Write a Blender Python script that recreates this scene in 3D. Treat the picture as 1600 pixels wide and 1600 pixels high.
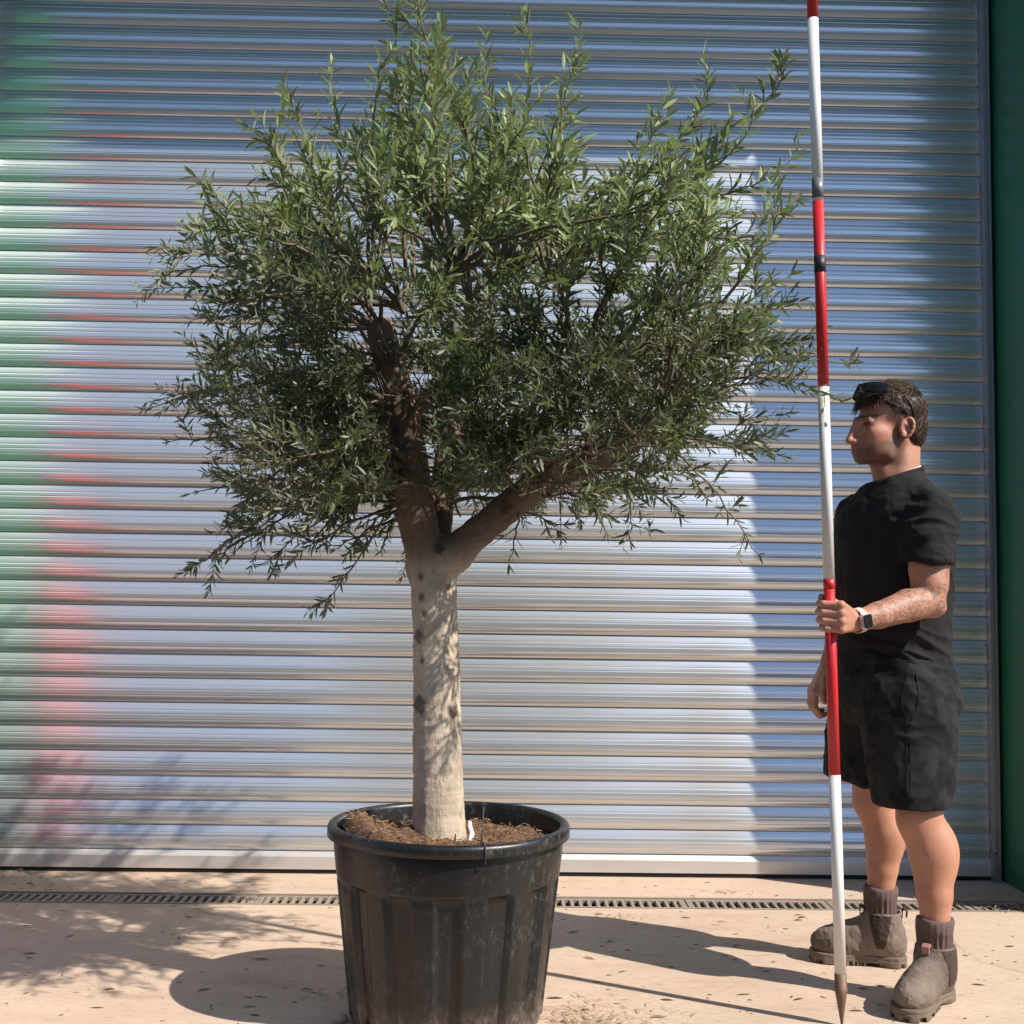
import bpy, bmesh, math, random
import numpy as np
from mathutils import Vector, Matrix
random.seed(7); RNG = np.random.default_rng(11)
for o in list(bpy.data.objects): bpy.data.objects.remove(o)
scene = bpy.context.scene; C = scene.collection
PI = math.pi

# ------------------------------------------------------------------ camera
PITCH, YAW, ROLL, CAM_H, FPX = .07027, .01395, .0136, 1.17, 1850.0
_cy, _sy, _cp, _sp = math.cos(YAW), math.sin(YAW), math.cos(PITCH), math.sin(PITCH)
_f = Vector((_sy*_cp, _cy*_cp, _sp)); _r = Vector((_cy, -_sy, 0)); _u = _r.cross(_f)
CR = _r*math.cos(ROLL) + _u*math.sin(ROLL); CU = _u*math.cos(ROLL) - _r*math.sin(ROLL)
cd = bpy.data.cameras.new('camera'); cam = bpy.data.objects.new('camera', cd); C.objects.link(cam)
cd.sensor_width = 36; cd.lens = 36*FPX/1600; cd.clip_start = .05; cd.clip_end = 3000
cam.matrix_world = Matrix(((CR.x, CU.x, -_f.x, 0), (CR.y, CU.y, -_f.y, 0), (CR.z, CU.z, -_f.z, CAM_H), (0, 0, 0, 1)))
scene.camera = cam

def at(px, py, Y):
    """a point of the photograph's 1600 px grid at the distance Y along the yard"""
    v = _f + CR*((px-800)/FPX) - CU*((py-800)/FPX)
    return Vector((0, 0, CAM_H)) + v*(Y/v.y)

# ------------------------------------------------------------------ sky, sun, exposure
SUN_EL = math.radians(43); SUN_AZ = math.radians(29)      # the sun stands behind the camera's right shoulder
to_sun = Vector((math.cos(SUN_AZ)*math.cos(SUN_EL), -math.sin(SUN_AZ)*math.cos(SUN_EL), math.sin(SUN_EL)))
w = bpy.data.worlds.new('World'); scene.world = w; w.use_nodes = True
nt = w.node_tree; nt.nodes.clear()
sky = nt.nodes.new('ShaderNodeTexSky'); sky.sky_type = 'NISHITA'; sky.sun_disc = False
sky.sun_elevation = SUN_EL; sky.sun_rotation = math.atan2(to_sun.x, to_sun.y)
sky.air_density = 1.0; sky.dust_density = .25; sky.ozone_density = 2.4
bg = nt.nodes.new('ShaderNodeBackground'); bg.inputs[1].default_value = .108
wo = nt.nodes.new('ShaderNodeOutputWorld')
nt.links.new(sky.outputs[0], bg.inputs[0]); nt.links.new(bg.outputs[0], wo.inputs[0])
sl = bpy.data.lights.new('sun', 'SUN'); sl.energy = 5.0; sl.angle = math.radians(.53); sl.color = (1, .93, .84)
sun = bpy.data.objects.new('sun', sl); C.objects.link(sun)
sun.rotation_euler = (-to_sun).to_track_quat('-Z', 'Y').to_euler(); sun.location = (6, -4, 8)
vs = scene.view_settings; vs.view_transform = 'Standard'; vs.look = 'None'; vs.gamma = 1; vs.exposure = .52
vs.use_curve_mapping = False
scene.render.engine = 'CYCLES'
for k_, v_ in (('max_bounces', 7), ('diffuse_bounces', 3), ('glossy_bounces', 4), ('transmission_bounces', 3)): setattr(scene.cycles, k_, v_)

# ------------------------------------------------------------------ helpers
def tag(o, label=None, cat=None, group=None, kind=None):
    if label: o['label'] = label
    if cat: o['category'] = cat
    if group: o['group'] = group
    if kind: o['kind'] = kind
    return o
def empty(name, loc=(0, 0, 0)):
    o = bpy.data.objects.new(name, None); o.empty_display_size = .1; C.objects.link(o); o.location = loc
    return o
def link(name, me, mat=None, parent=None, smooth=False):
    o = bpy.data.objects.new(name, me); C.objects.link(o)
    if mat is not None and not me.materials: me.materials.append(mat)
    if parent is not None:
        o.parent = parent; o.matrix_parent_inverse = Matrix.Translation(-Vector(parent_world(parent)))
    if smooth: me.polygons.foreach_set('use_smooth', [True]*len(me.polygons))
    return o
def parent_world(p):
    v = Vector(p.location)
    while p.parent is not None:
        v = v + Vector(p.matrix_parent_inverse.translation) ; p = p.parent; v = v + Vector(p.location)
    return v
def pyd(name, v, f, mat=None, parent=None, smooth=False):
    me = bpy.data.meshes.new(name); me.from_pydata([tuple(map(float, a)) for a in v], [], [tuple(a) for a in f]); me.update()
    return link(name, me, mat, parent, smooth)
def npmesh(name, V, F, smooth=True):
    """V (n,3) floats, F (m,3|4) ints, or a list of such arrays"""
    me = bpy.data.meshes.new(name)
    Fs = F if isinstance(F, list) else [F]
    Fs = [np.asarray(a, np.int32) for a in Fs if len(a)]
    V = np.asarray(V, np.float32); me.vertices.add(len(V)); me.vertices.foreach_set('co', V.ravel())
    li = np.concatenate([a.ravel() for a in Fs]); tot = np.concatenate([np.full(len(a), a.shape[1], np.int32) for a in Fs])
    me.loops.add(len(li)); me.loops.foreach_set('vertex_index', li)
    me.polygons.add(len(tot)); st = np.concatenate([[0], np.cumsum(tot)[:-1]]).astype(np.int32)
    me.polygons.foreach_set('loop_start', st); me.polygons.foreach_set('loop_total', tot)
    me.polygons.foreach_set('use_smooth', np.full(len(tot), smooth))
    me.update(); me.validate()
    return me
def vcol(me, name, cols):
    a = me.color_attributes.new(name, 'FLOAT_COLOR', 'POINT')
    c = np.ones((len(me.vertices), 4), np.float32); c[:, :cols.shape[1]] = cols
    a.data.foreach_set('color', c.ravel())
def vnormals(me):
    n = np.empty(len(me.vertices)*3, np.float32); me.vertex_normals.foreach_get('vector', n); return n.reshape(-1, 3)
def box(x0, x1, y0, y1, z0, z1):
    v = [(x, y, z) for z in (z0, z1) for y in (y0, y1) for x in (x0, x1)]
    f = [(0, 2, 3, 1), (4, 5, 7, 6), (0, 1, 5, 4), (2, 6, 7, 3), (0, 4, 6, 2), (1, 3, 7, 5)]
    return v, f
def boxes(name, bs, mat, parent=None, bevel=0):
    V, F = [], []
    for b in bs:
        v, f = box(*b); n = len(V); V += v; F += [tuple(i+n for i in q) for q in f]
    o = pyd(name, V, F, mat, parent)
    if bevel:
        bm = bmesh.new(); bm.from_mesh(o.data)
        bmesh.ops.bevel(bm, geom=bm.edges[:], offset=bevel, segments=2, affect='EDGES', profile=.6)
        bm.to_mesh(o.data); bm.free()
    return o
def tube_arrays(pts, rad, n=6, caps=True):
    P = np.asarray(pts, float); R = np.broadcast_to(np.asarray(rad, float), (len(P),))
    T = np.gradient(P, axis=0); T /= np.linalg.norm(T, axis=1)[:, None]+1e-12
    a = np.array([0, 0, 1.]) if abs(T[0, 2]) < .9 else np.array([1., 0, 0])
    A = np.cross(T[0], a); A /= np.linalg.norm(A)
    V = []
    ang = np.arange(n)*2*PI/n
    for i in range(len(P)):
        A = A-T[i]*(A@T[i]); A /= np.linalg.norm(A)+1e-12; B = np.cross(T[i], A)
        V.append(P[i]+R[i]*(np.cos(ang)[:, None]*A+np.sin(ang)[:, None]*B))
    V = np.concatenate(V); m = len(P)
    i, j = np.meshgrid(np.arange(m-1), np.arange(n), indexing='ij'); k = (j+1) % n
    F = np.stack([i*n+j, i*n+k, (i+1)*n+k, (i+1)*n+j], -1).reshape(-1, 4)
    G = []
    if caps:
        c0, c1 = len(V), len(V)+1; V = np.concatenate([V, P[:1], P[-1:]])
        q = np.arange(n); G = np.concatenate([np.stack([np.full(n, c0), (q+1) % n, q], -1), np.stack([np.full(n, c1), (m-1)*n+q, (m-1)*n+(q+1) % n], -1)])
    return V, F, G
def tube(name, pts, rad, n, mat, parent=None):
    V, F, G = tube_arrays(pts, rad, n)
    return link(name, npmesh(name, V, [F, G]), mat, parent)
def merged(name, parts, mat, parent=None, smooth=True):
    Vs, Fs, Gs, n = [], [], [], 0
    for V, F, G in parts:
        Vs.append(V)
        if len(F): Fs.append(np.asarray(F)+n)
        if len(G): Gs.append(np.asarray(G)+n)
        n += len(V)
    fl = [np.concatenate(Fs)] if Fs else []
    if Gs: fl.append(np.concatenate(Gs))
    return link(name, npmesh(name, np.concatenate(Vs), fl, smooth), mat, parent)

def vnoise(P, freq=1., seed=0, octaves=1):
    """value noise in [0,1]; P (n,3)"""
    out = np.zeros(len(P)); amp, tot = 1., 0.
    for oc in range(octaves):
        q = np.asarray(P, float)*freq*(2**oc)+17.3*seed+5.1*oc
        i = np.floor(q).astype(np.int64); f = q-i; f = f*f*(3-2*f)
        def h(a, b, c):
            n = (a*73856093) ^ (b*19349663) ^ (c*83492791) ^ (seed*2654435 + oc*97)
            n = (n ^ (n >> 13))*1274126177; n = n & 0x7fffffff
            n = (n ^ (n >> 15))*668265263 & 0x7fffffff
            return (n & 0xffff)/65535.
        r = 0
        for a in (0, 1):
            for b in (0, 1):
                for c in (0, 1):
                    wgt = (f[:, 0] if a else 1-f[:, 0])*(f[:, 1] if b else 1-f[:, 1])*(f[:, 2] if c else 1-f[:, 2])
                    r = r+wgt*h(i[:, 0]+a, i[:, 1]+b, i[:, 2]+c)
        out += amp*r; tot += amp; amp *= .5
    return out/tot
def sstep(a, b, x):
    t = np.clip((x-a)/(b-a), 0, 1); return t*t*(3-2*t)

# ---- implicit surfaces -> one continuous mesh
class SDF:
    def __init__(s, xs, ys, zs):
        s.x, s.y, s.z = [np.asarray(a, np.float32) for a in (xs, ys, zs)]
        s.F = np.full((len(s.x), len(s.y), len(s.z)), .06, np.float32)
    def sub(s, lo, hi):
        sl_ = []
        for a, l, h in zip((s.x, s.y, s.z), lo, hi):
            i0 = max(0, int(np.searchsorted(a, l))-1); i1 = min(len(a), int(np.searchsorted(a, h))+1); sl_.append(slice(i0, max(i1, i0)))
        X, Y, Z = s.x[sl_[0]][:, None, None], s.y[sl_[1]][None, :, None], s.z[sl_[2]][None, None, :]
        return tuple(sl_), X, Y, Z
    def comb(s, idx, d, k, op):
        a = s.F[idx]
        if op == 'add':
            if k <= 0: s.F[idx] = np.minimum(a, d)
            else:
                h = np.clip(.5+.5*(a-d)/k, 0, 1); s.F[idx] = a*(1-h)+d*h-k*h*(1-h)
        elif op == 'cut':
            d = -d
            if k <= 0: s.F[idx] = np.maximum(a, d)
            else:
                h = np.clip(.5-.5*(a-d)/k, 0, 1); s.F[idx] = a*(1-h)+d*h+k*h*(1-h)
    def cone(s, a, b, ra, rb, k=.02, op='add', sq=None):
        a = np.array(a, float); b = np.array(b, float); m = max(ra, rb)+.05+k
        idx, X, Y, Z = s.sub(np.minimum(a, b)-m, np.maximum(a, b)+m)
        ab = b-a; L = ab@ab+1e-12
        t = np.clip(((X-a[0])*ab[0]+(Y-a[1])*ab[1]+(Z-a[2])*ab[2])/L, 0, 1)
        d = np.sqrt((X-a[0]-t*ab[0])**2+(Y-a[1]-t*ab[1])**2+(Z-a[2]-t*ab[2])**2)-(ra+(rb-ra)*t)
        s.comb(idx, d.astype(np.float32), k, op); return s
    def chain(s, pts, rads, k=.015):
        for i in range(len(pts)-1): s.cone(pts[i], pts[i+1], rads[i], rads[i+1], k)
        return s
    def ell(s, c, r, M=None, k=.02, op='add'):
        c = np.array(c, float); r = np.array(r, float); m = r.max()+.04+k
        idx, X, Y, Z = s.sub(c-m, c+m); dx, dy, dz = X-c[0], Y-c[1], Z-c[2]
        if M is None: M = np.eye(3)
        M = np.asarray(M, float)        # rows: local axes in world
        q = [dx*M[i, 0]+dy*M[i, 1]+dz*M[i, 2] for i in range(3)]
        k0 = np.sqrt(sum((q[i]/r[i])**2 for i in range(3)))+1e-9; k1 = np.sqrt(sum((q[i]/r[i]**2)**2 for i in range(3)))+1e-9
        s.comb(idx, (k0*(k0-1)/k1).astype(np.float32), k, op); return s
    def stack(s, zs, cx, cy, hd, hw, ang, k=.02, p=2.3):
        """a trunk of stacked superellipses: hd half depth along the facing, hw half width across it"""
        zs = np.array(zs, float); o = np.argsort(zs); zs = zs[o]
        I = lambda v: np.interp(s.z, zs, np.array(v, float)[o])[None, None, :]
        ca, sa = math.cos(ang), math.sin(ang)
        idx, X, Y, Z = s.sub((-9, -9, zs[0]-.05), (9, 9, zs[-1]+.05)); sl_ = idx[2]
        CX, CY, HD, HW = [I(v)[:, :, sl_] for v in (cx, cy, hd, hw)]
        dx, dy = X-CX, Y-CY
        u = -(dx*ca+dy*sa); v = dx*sa-dy*ca
        rr = (np.abs(u/HD)**p+np.abs(v/HW)**p)**(1/p)
        d = (rr-1)*np.minimum(HD, HW)*.95
        d = np.maximum(d, np.maximum(zs[0]-Z, Z-zs[-1]))
        s.comb(idx, np.clip(d, -.2, .2).astype(np.float32), k, 'add'); return s
    def below(s, z):      # keep what lies above z
        s.F = np.maximum(s.F, (z-s.z)[None, None, :]); return s
    def mesh(s, name, smooth=True):
        F, x, y, z = s.F, s.x, s.y, s.z
        ins = F < 0
        cnt = np.zeros(tuple(n-1 for n in F.shape), np.int8)
        for a in (0, 1):
            for b in (0, 1):
                for c in (0, 1):
                    cnt += ins[a:F.shape[0]-1+a, b:F.shape[1]-1+b, c:F.shape[2]-1+c]
        I, J, K = np.nonzero((cnt > 0) & (cnt < 8)); n = len(I)
        idm = np.full(cnt.shape, -1, np.int32); idm[I, J, K] = np.arange(n)
        acc = np.zeros((n, 3)); num = np.zeros(n)
        cs = [(a, b, c) for a in (0, 1) for b in (0, 1) for c in (0, 1)]
        for p in cs:
            for ax in range(3):
                if p[ax]: continue
                q = list(p); q[ax] = 1
                f0 = F[I+p[0], J+p[1], K+p[2]]; f1 = F[I+q[0], J+q[1], K+q[2]]
                m = (f0 < 0) != (f1 < 0)
                t = np.where(m, f0/np.where(m, f0-f1, 1), 0)
                P0 = np.stack([x[I+p[0]], y[J+p[1]], z[K+p[2]]], -1); P1 = np.stack([x[I+q[0]], y[J+q[1]], z[K+q[2]]], -1)
                acc += m[:, None]*(P0+(P1-P0)*t[:, None]); num += m
        V = acc/np.maximum(num, 1)[:, None]
        quads = []
        for ax in range(3):
            sl0 = [slice(None)]*3; sl1 = [slice(None)]*3; sl0[ax] = slice(0, -1); sl1[ax] = slice(1, None)
            A, B = ins[tuple(sl0)], ins[tuple(sl1)]
            o1, o2 = [(1, 2), (2, 0), (0, 1)][ax]
            e = np.array(np.nonzero(A != B))
            ok = (e[o1] > 0) & (e[o2] > 0) & (e[o1] < cnt.shape[o1]) & (e[o2] < cnt.shape[o2]); e = e[:, ok]
            def cell(d1, d2):
                q = e.copy(); q[o1] -= d1; q[o2] -= d2; return idm[q[0], q[1], q[2]]
            Q = np.stack([cell(1, 1), cell(0, 1), cell(0, 0), cell(1, 0)], -1)
            fl = ~A[e[0], e[1], e[2]]; Q[fl] = Q[fl][:, ::-1]
            quads.append(Q[(Q >= 0).all(1)])
        Q = np.concatenate(quads)
        # a little relaxation takes the stair-steps out
        for _ in range(2):
            s1 = np.zeros_like(V); c1 = np.zeros(n)
            for a in range(4):
                np.add.at(s1, Q[:, a], V[Q[:, (a+1) % 4]]+V[Q[:, (a+3) % 4]]); np.add.at(c1, Q[:, a], 2)
            V = V*.5+.5*s1/np.maximum(c1, 1)[:, None]
        return npmesh(name, V, Q, smooth)
def axis(*segs):
    """coordinate list from (start, stop, step) runs"""
    out = []
    for a, b, st in segs:
        n = max(1, int(round((b-a)/st))); out += list(a+(b-a)*np.arange(n)/n)
    out.append(segs[-1][1]); return np.array(out)

# ------------------------------------------------------------------ materials
MATS = {}
class N:
    def __init__(s, name):
        s.m = bpy.data.materials.new(name); s.m.use_nodes = True; s.t = s.m.node_tree; s.t.nodes.clear()
        s.out = s.t.nodes.new('ShaderNodeOutputMaterial'); s.b = s.t.nodes.new('ShaderNodeBsdfPrincipled')
        s.t.links.new(s.b.outputs[0], s.out.inputs[0]); MATS[name] = s.m
        s.tc = s.t.nodes.new('ShaderNodeTexCoord')
    def n(s, typ, **kw):
        nd = s.t.nodes.new(typ)
        for k, v in kw.items():
            if k.startswith('i_'): s.set(nd, k[2:], v)
            else: setattr(nd, k, v)
        return nd
    def set(s, nd, key, v):
        key = int(key) if key.isdigit() else key.replace('_', ' ')
        sock = nd.inputs[key]
        if isinstance(v, bpy.types.NodeSocket): s.t.links.new(v, sock)
        else: sock.default_value = v
    def p(s, **kw):
        for k, v in kw.items(): s.set(s.b, k, v)
        return s
    def coords(s, scale=(1, 1, 1), src='Object'):
        mp = s.n('ShaderNodeMapping'); s.t.links.new(s.tc.outputs[src], mp.inputs[0]); mp.inputs['Scale'].default_value = scale; return mp.outputs[0]
    def noise(s, scale, det=4, vec=None, rough=.55, dist=0, out=0):
        nd = s.n('ShaderNodeTexNoise'); nd.inputs['Scale'].default_value = scale; nd.inputs['Detail'].default_value = det
        nd.inputs['Roughness'].default_value = rough; nd.inputs['Distortion'].default_value = dist
        s.t.links.new(vec if vec is not None else s.tc.outputs['Object'], nd.inputs['Vector']); return nd.outputs[out]
    def ramp(s, fac, stops, interp='LINEAR'):
        r = s.n('ShaderNodeValToRGB'); r.color_ramp.interpolation = interp; e = r.color_ramp.elements
        while len(e) < len(stops): e.new(.5)
        for i, (pos, c) in enumerate(stops):
            e[i].position = pos; e[i].color = (c, c, c, 1) if isinstance(c, (int, float)) else tuple(c)+(1,)
        s.t.links.new(fac, r.inputs[0]); return r.outputs[0]
    def mix(s, fac, a, b, mode='MIX'):
        m = s.n('ShaderNodeMix', data_type='RGBA', blend_type=mode)
        for i, v in ((0, fac), (6, a), (7, b)):
            if isinstance(v, bpy.types.NodeSocket): s.t.links.new(v, m.inputs[i])
            elif i == 0: m.inputs[0].default_value = v
            else: m.inputs[i].default_value = tuple(v)+(1,) if len(v) == 3 else v
        return m.outputs[2]
    def math(s, op, a, b=0.):
        m = s.n('ShaderNodeMath', operation=op)
        for i, v in ((0, a), (1, b)):
            if isinstance(v, bpy.types.NodeSocket): s.t.links.new(v, m.inputs[i])
            else: m.inputs[i].default_value = v
        return m.outputs[0]
    def bump(s, h, strength=.3, dist=.01, normal=None):
        b = s.n('ShaderNodeBump'); b.inputs['Strength'].default_value = strength; b.inputs['Distance'].default_value = dist
        s.t.links.new(h, b.inputs['Height'])
        if normal is not None: s.t.links.new(normal, b.inputs['Normal'])
        s.t.links.new(b.outputs[0], s.b.inputs['Normal']); return b.outputs[0]
    def attr(s, name):
        return s.n('ShaderNodeAttribute', attribute_name=name).outputs['Color']

def simple(name, col, rough=.6, metal=0., var=.12, scale=30., bump=.0, dist=.002):
    m = N(name)
    f = m.noise(scale, 5)
    lo = [c*(1-var) for c in col]; hi = [min(1, c*(1+var)) for c in col]
    m.p(Base_Color=m.mix(f, lo, hi), Roughness=rough, Metallic=metal)
    if bump: m.bump(m.noise(scale*4, 4), bump, dist)
    return m.m

# concrete yard
m = N('concrete')
big = m.noise(.9, 5, rough=.6); mid = m.noise(5, 6, m.coords((.5, 1.6, 1)), rough=.65); fine = m.noise(70, 4, m.coords((.35, 1.2, 1)), rough=.7); grit = m.noise(420, 3)
col = m.mix(m.ramp(big, [(.3, 0.), (.7, 1.)]), (.44, .315, .225), (.55, .415, .31))
col = m.mix(m.ramp(mid, [(.38, 0.), (.75, .65)]), col, (.60, .465, .35))
col = m.mix(m.ramp(mid, [(.25, .6), (.42, 0.)]), col, (.30, .215, .16))
col = m.mix(m.ramp(fine, [(.30, .55), (.48, 0.)]), col, (.27, .195, .145))
col = m.mix(m.ramp(fine, [(.56, 0.), (.8, .5)]), col, (.66, .53, .41))
col = m.mix(m.ramp(grit, [(.30, .35), (.42, 0.)]), col, (.22, .17, .13))
cr = m.n('ShaderNodeTexVoronoi', feature='DISTANCE_TO_EDGE'); cr.inputs['Scale'].default_value = .55
m.t.links.new(m.mix(.22, m.tc.outputs['Object'], m.noise(3., 5, out=1)), cr.inputs['Vector'])
crk = m.ramp(cr.outputs['Distance'], [(0., 1.), (.004, 0.)])
col = m.mix(m.math('MULTIPLY', crk, m.ramp(m.noise(1.3, 2), [(.5, 0.), (.6, .55)])), col, (.16, .12, .09))
m.p(Base_Color=col, Roughness=m.ramp(mid, [(.3, .78), (.7, .92)]))
h = m.math('ADD', m.math('MULTIPLY', fine, .6), m.math('MULTIPLY', grit, .4)); m.bump(h, .28, .006)

m = N('tarmac'); f = m.noise(160, 4, rough=.7); g2 = m.noise(1.2, 4)
m.p(Base_Color=m.mix(m.ramp(f, [(.3, 0.), (.7, 1.)]), m.mix(g2, (.035, .034, .034), (.055, .053, .05)), (.085, .082, .078)), Roughness=.9); m.bump(f, .5, .006)
# rolled aluminium of the shutter
m = N('shutter_aluminium')
streak = m.noise(5, 3, m.coords((.012, 2, 90)), rough=.5); dirt = m.noise(2.2, 6, m.coords((1, 1, 1.2)), rough=.7); spots = m.noise(75, 2)
col = m.mix(streak, (.68, .715, .735), (.72, .755, .775))
col = m.mix(m.ramp(dirt, [(.5, 0.), (.75, .22)]), col, (.55, .52, .48))
col = m.mix(m.ramp(spots, [(.76, 0.), (.79, .4)]), col, (.9, .9, .9))
m.p(Base_Color=col, Metallic=.80, Roughness=m.math('ADD', .19, m.ramp(dirt, [(.5, 0.), (.8, .08)])))
b2 = m.n('ShaderNodeBsdfPrincipled'); m.set(b2, 'Base_Color', col); m.set(b2, 'Metallic', .75); m.set(b2, 'Roughness', .52)
mx = m.n('ShaderNodeMixShader'); mx.inputs[0].default_value = .30
m.t.links.new(m.b.outputs[0], mx.inputs[1]); m.t.links.new(b2.outputs[0], mx.inputs[2]); m.t.links.new(mx.outputs[0], m.out.inputs[0])
simple('guide_aluminium', (.36, .37, .39), .45, .75, .12, 12)
simple('rail_aluminium', (.62, .60, .57), .5, .55, .1, 9)
simple('rubber', (.012, .012, .012), .8)
# green coated steel
m = N('green_steel')
f = m.noise(2.3, 4); g2 = m.noise(160, 2)
m.p(Base_Color=m.mix(f, (.014, .12, .062), (.02, .16, .085)), Roughness=m.ramp(f, [(.3, .3), (.7, .42)]))
m.bump(g2, .06, .002)
m = N('red_paint'); f = m.noise(45, 6, rough=.7); g2 = m.noise(9, 4)
col = m.mix(m.ramp(f, [(.66, 0.), (.72, 1.)]), m.mix(g2, (.50, .012, .016), (.62, .022, .026)), (.62, .40, .36))
m.p(Base_Color=col, Roughness=.38); m.bump(f, .12, .001)
m = N('white_paint'); f = m.noise(45, 6, rough=.7); g2 = m.noise(7, 4)
col = m.mix(m.ramp(f, [(.68, 0.), (.74, 1.)]), m.mix(g2, (.66, .64, .60), (.78, .76, .73)), (.34, .29, .25))
m.p(Base_Color=col, Roughness=.42); m.bump(f, .1, .001)
simple('black_tape', (.02, .02, .022), .5)
simple('grey_tape', (.16, .165, .17), .45, .2)
simple('rusty_steel', (.17, .105, .07), .6, .35, .45, 70, .3, .002)
# grate
simple('cast_grate', (.27, .22, .175), .7, .1, .35, 55, .3, .003)
simple('drain_dark', (.035, .028, .022), .9, 0, .3)
# black plastic of the pot
m = N('pot_plastic')
sc = m.noise(58, 7, m.coords((1, 1, .6)), rough=.78, dist=.3); patch = m.noise(4.2, 4, rough=.6); fine = m.noise(190, 3); strk = m.noise(14, 5, m.coords((3, 3, .12)))
base = m.mix(patch, (.006, .0062, .0068), (.012, .0125, .0135))
dust = m.math('MULTIPLY', m.ramp(sc, [(.52, 0.), (.66, 1.)]), m.ramp(patch, [(.45, .04), (.62, .75)]))
base = m.mix(dust, base, (.135, .13, .125))
base = m.mix(m.ramp(strk, [(.55, 0.), (.75, .12)]), base, (.08, .072, .065))
base = m.mix(m.ramp(fine, [(.72, 0.), (.77, .6)]), base, (.30, .29, .28))
sep = m.n('ShaderNodeSeparateXYZ'); m.t.links.new(m.tc.outputs['Object'], sep.inputs[0])
low = m.math('MULTIPLY', m.ramp(sep.outputs['Z'], [(.0, .75), (.11, 0.)]), m.ramp(sc, [(.36, 0.), (.6, 1.)]))
base = m.mix(low, base, (.24, .18, .13))
m.p(Base_Color=base, Roughness=m.mix(dust, (.36,)*3, (.7,)*3)); m.bump(sc, .12, .003)
# soil
m = N('soil'); f = m.noise(38, 7, rough=.75); g2 = m.noise(130, 4)
col = m.ramp(f, [(.25, (.030, .016, .010)), (.48, (.13, .066, .034)), (.75, (.26, .145, .075))])
col = m.mix(m.ramp(g2, [(.62, 0.), (.72, .8)]), col, (.30, .20, .12))
m.p(Base_Color=col, Roughness=.95); m.bump(f, .9, .02)
simple('fibre', (.30, .18, .09), .9, 0, .5, 60)
simple('straw', (.42, .31, .18), .85, 0, .4, 50)
# bark
m = N('bark')
vcolr = m.attr('bark'); z1 = m.noise(55, 6, m.coords((1.2, 1.2, .35)), rough=.7); hz = m.noise(13, 5, m.coords((.55, .55, 4.5)), rough=.6, dist=.5); fine = m.noise(210, 3)
pale = m.mix(z1, (.42, .335, .245), (.58, .49, .375))
pale = m.mix(m.ramp(hz, [(.27, .9), (.33, 0.)]), pale, (.12, .082, .054))
pale = m.mix(m.ramp(z1, [(.30, .8), (.44, 0.)]), pale, (.19, .135, .095))
blt = m.noise(9, 4, rough=.6); pale = m.mix(m.ramp(blt, [(.42, 0.), (.66, .6)]), pale, (.27, .205, .15))
dark = m.mix(z1, (.060, .038, .025), (.20, .13, .085))
sepc = m.n('ShaderNodeSeparateColor'); m.t.links.new(vcolr, sepc.inputs[0])
col = m.mix(sepc.outputs[0], pale, dark); col = m.mix(sepc.outputs[1], col, (.035, .022, .015)); col = m.mix(sepc.outputs[2], col, (.30, .15, .085))
m.p(Base_Color=col, Roughness=.88)
m.bump(m.math('ADD', m.math('ADD', z1, m.math('MULTIPLY', fine, .4)), m.math('MULTIPLY', hz, .35)), .7, .006)
simple('twig_bark', (.15, .115, .08), .85, 0, .35, 40)
# olive leaf: dark glossy above, silvery below
def leaf_mat(name):
    m = N(name)
    lc = m.attr('lc'); geo = m.n('ShaderNodeNewGeometry')
    under = m.mix(.6, lc, (.34, .35, .27))
    col = m.mix(geo.outputs['Backfacing'], lc, under)
    m.p(Base_Color=col, Roughness=m.ramp(geo.outputs['Backfacing'], [(0., .45), (1., .68)]), Specular_IOR_Level=.5)
    tr = m.n('ShaderNodeBsdfTranslucent'); m.t.links.new(m.mix(.5, lc, (.20, .30, .04)), tr.inputs[0])
    mx = m.n('ShaderNodeMixShader'); mx.inputs[0].default_value = .34
    m.t.links.new(m.b.outputs[0], mx.inputs[1]); m.t.links.new(tr.outputs[0], mx.inputs[2]); m.t.links.new(mx.outputs[0], m.out.inputs[0])
leaf_mat('olive_leaf')
simple('dry_leaf', (.10, .065, .04), .8, 0, .6, 40)
# person
m = N('skin')
vc_ = m.attr('skin'); f = m.noise(60, 5, rough=.6); g2 = m.noise(420, 3); blot = m.noise(17, 4)
col = m.mix(1., vc_, m.mix(blot, (.86, .74, .72), (1.2, 1.3, 1.32)), 'MULTIPLY')
hs = m.noise(520, 2, m.coords((1, 1, .22)), rough=.6); col = m.mix(m.ramp(hs, [(.33, .35), (.44, 0.)]), col, (.17, .085, .055))
frk = m.noise(150, 3); col = m.mix(m.ramp(frk, [(.62, 0.), (.72, .35)]), col, (.33, .13, .08))
tn = m.noise(26, 2, rough=.45, dist=2.6); tn2 = m.noise(60, 2, dist=1.5)
lines = m.math('MAXIMUM', m.ramp(m.math('ABSOLUTE', m.math('SUBTRACT', tn, .5)), [(.02, 1.), (.06, 0.)]), m.math('MULTIPLY', m.ramp(tn2, [(.46, .8), (.56, 0.)]), m.ramp(tn, [(.4, 1.), (.52, .15)])))
ta = m.n('ShaderNodeAttribute', attribute_name='tattoo').outputs['Fac']
col = m.mix(m.math('MULTIPLY', m.math('MULTIPLY', lines, ta), .72), col, (.085, .062, .058))
m.p(Base_Color=col, Roughness=.52, Subsurface_Weight=.08, Subsurface_Radius=(.006, .002, .001), Subsurface_Scale=.4); m.bump(m.math('ADD', g2, m.math('MULTIPLY', f, .8)), .25, .003)
def cloth(name, a, b, sc, camo=False):
    m = N(name); f = m.noise(sc, 4); wv = m.noise(900, 2, m.coords((1, 1, 1.6)))
    col = m.mix(m.ramp(f, [(.42, 0.), (.52, 1.)]) if camo else f, a, b)
    m.p(Base_Color=col, Roughness=.92, Specular_IOR_Level=.22); m.bump(wv, .25, .0012); return m.m
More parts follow.
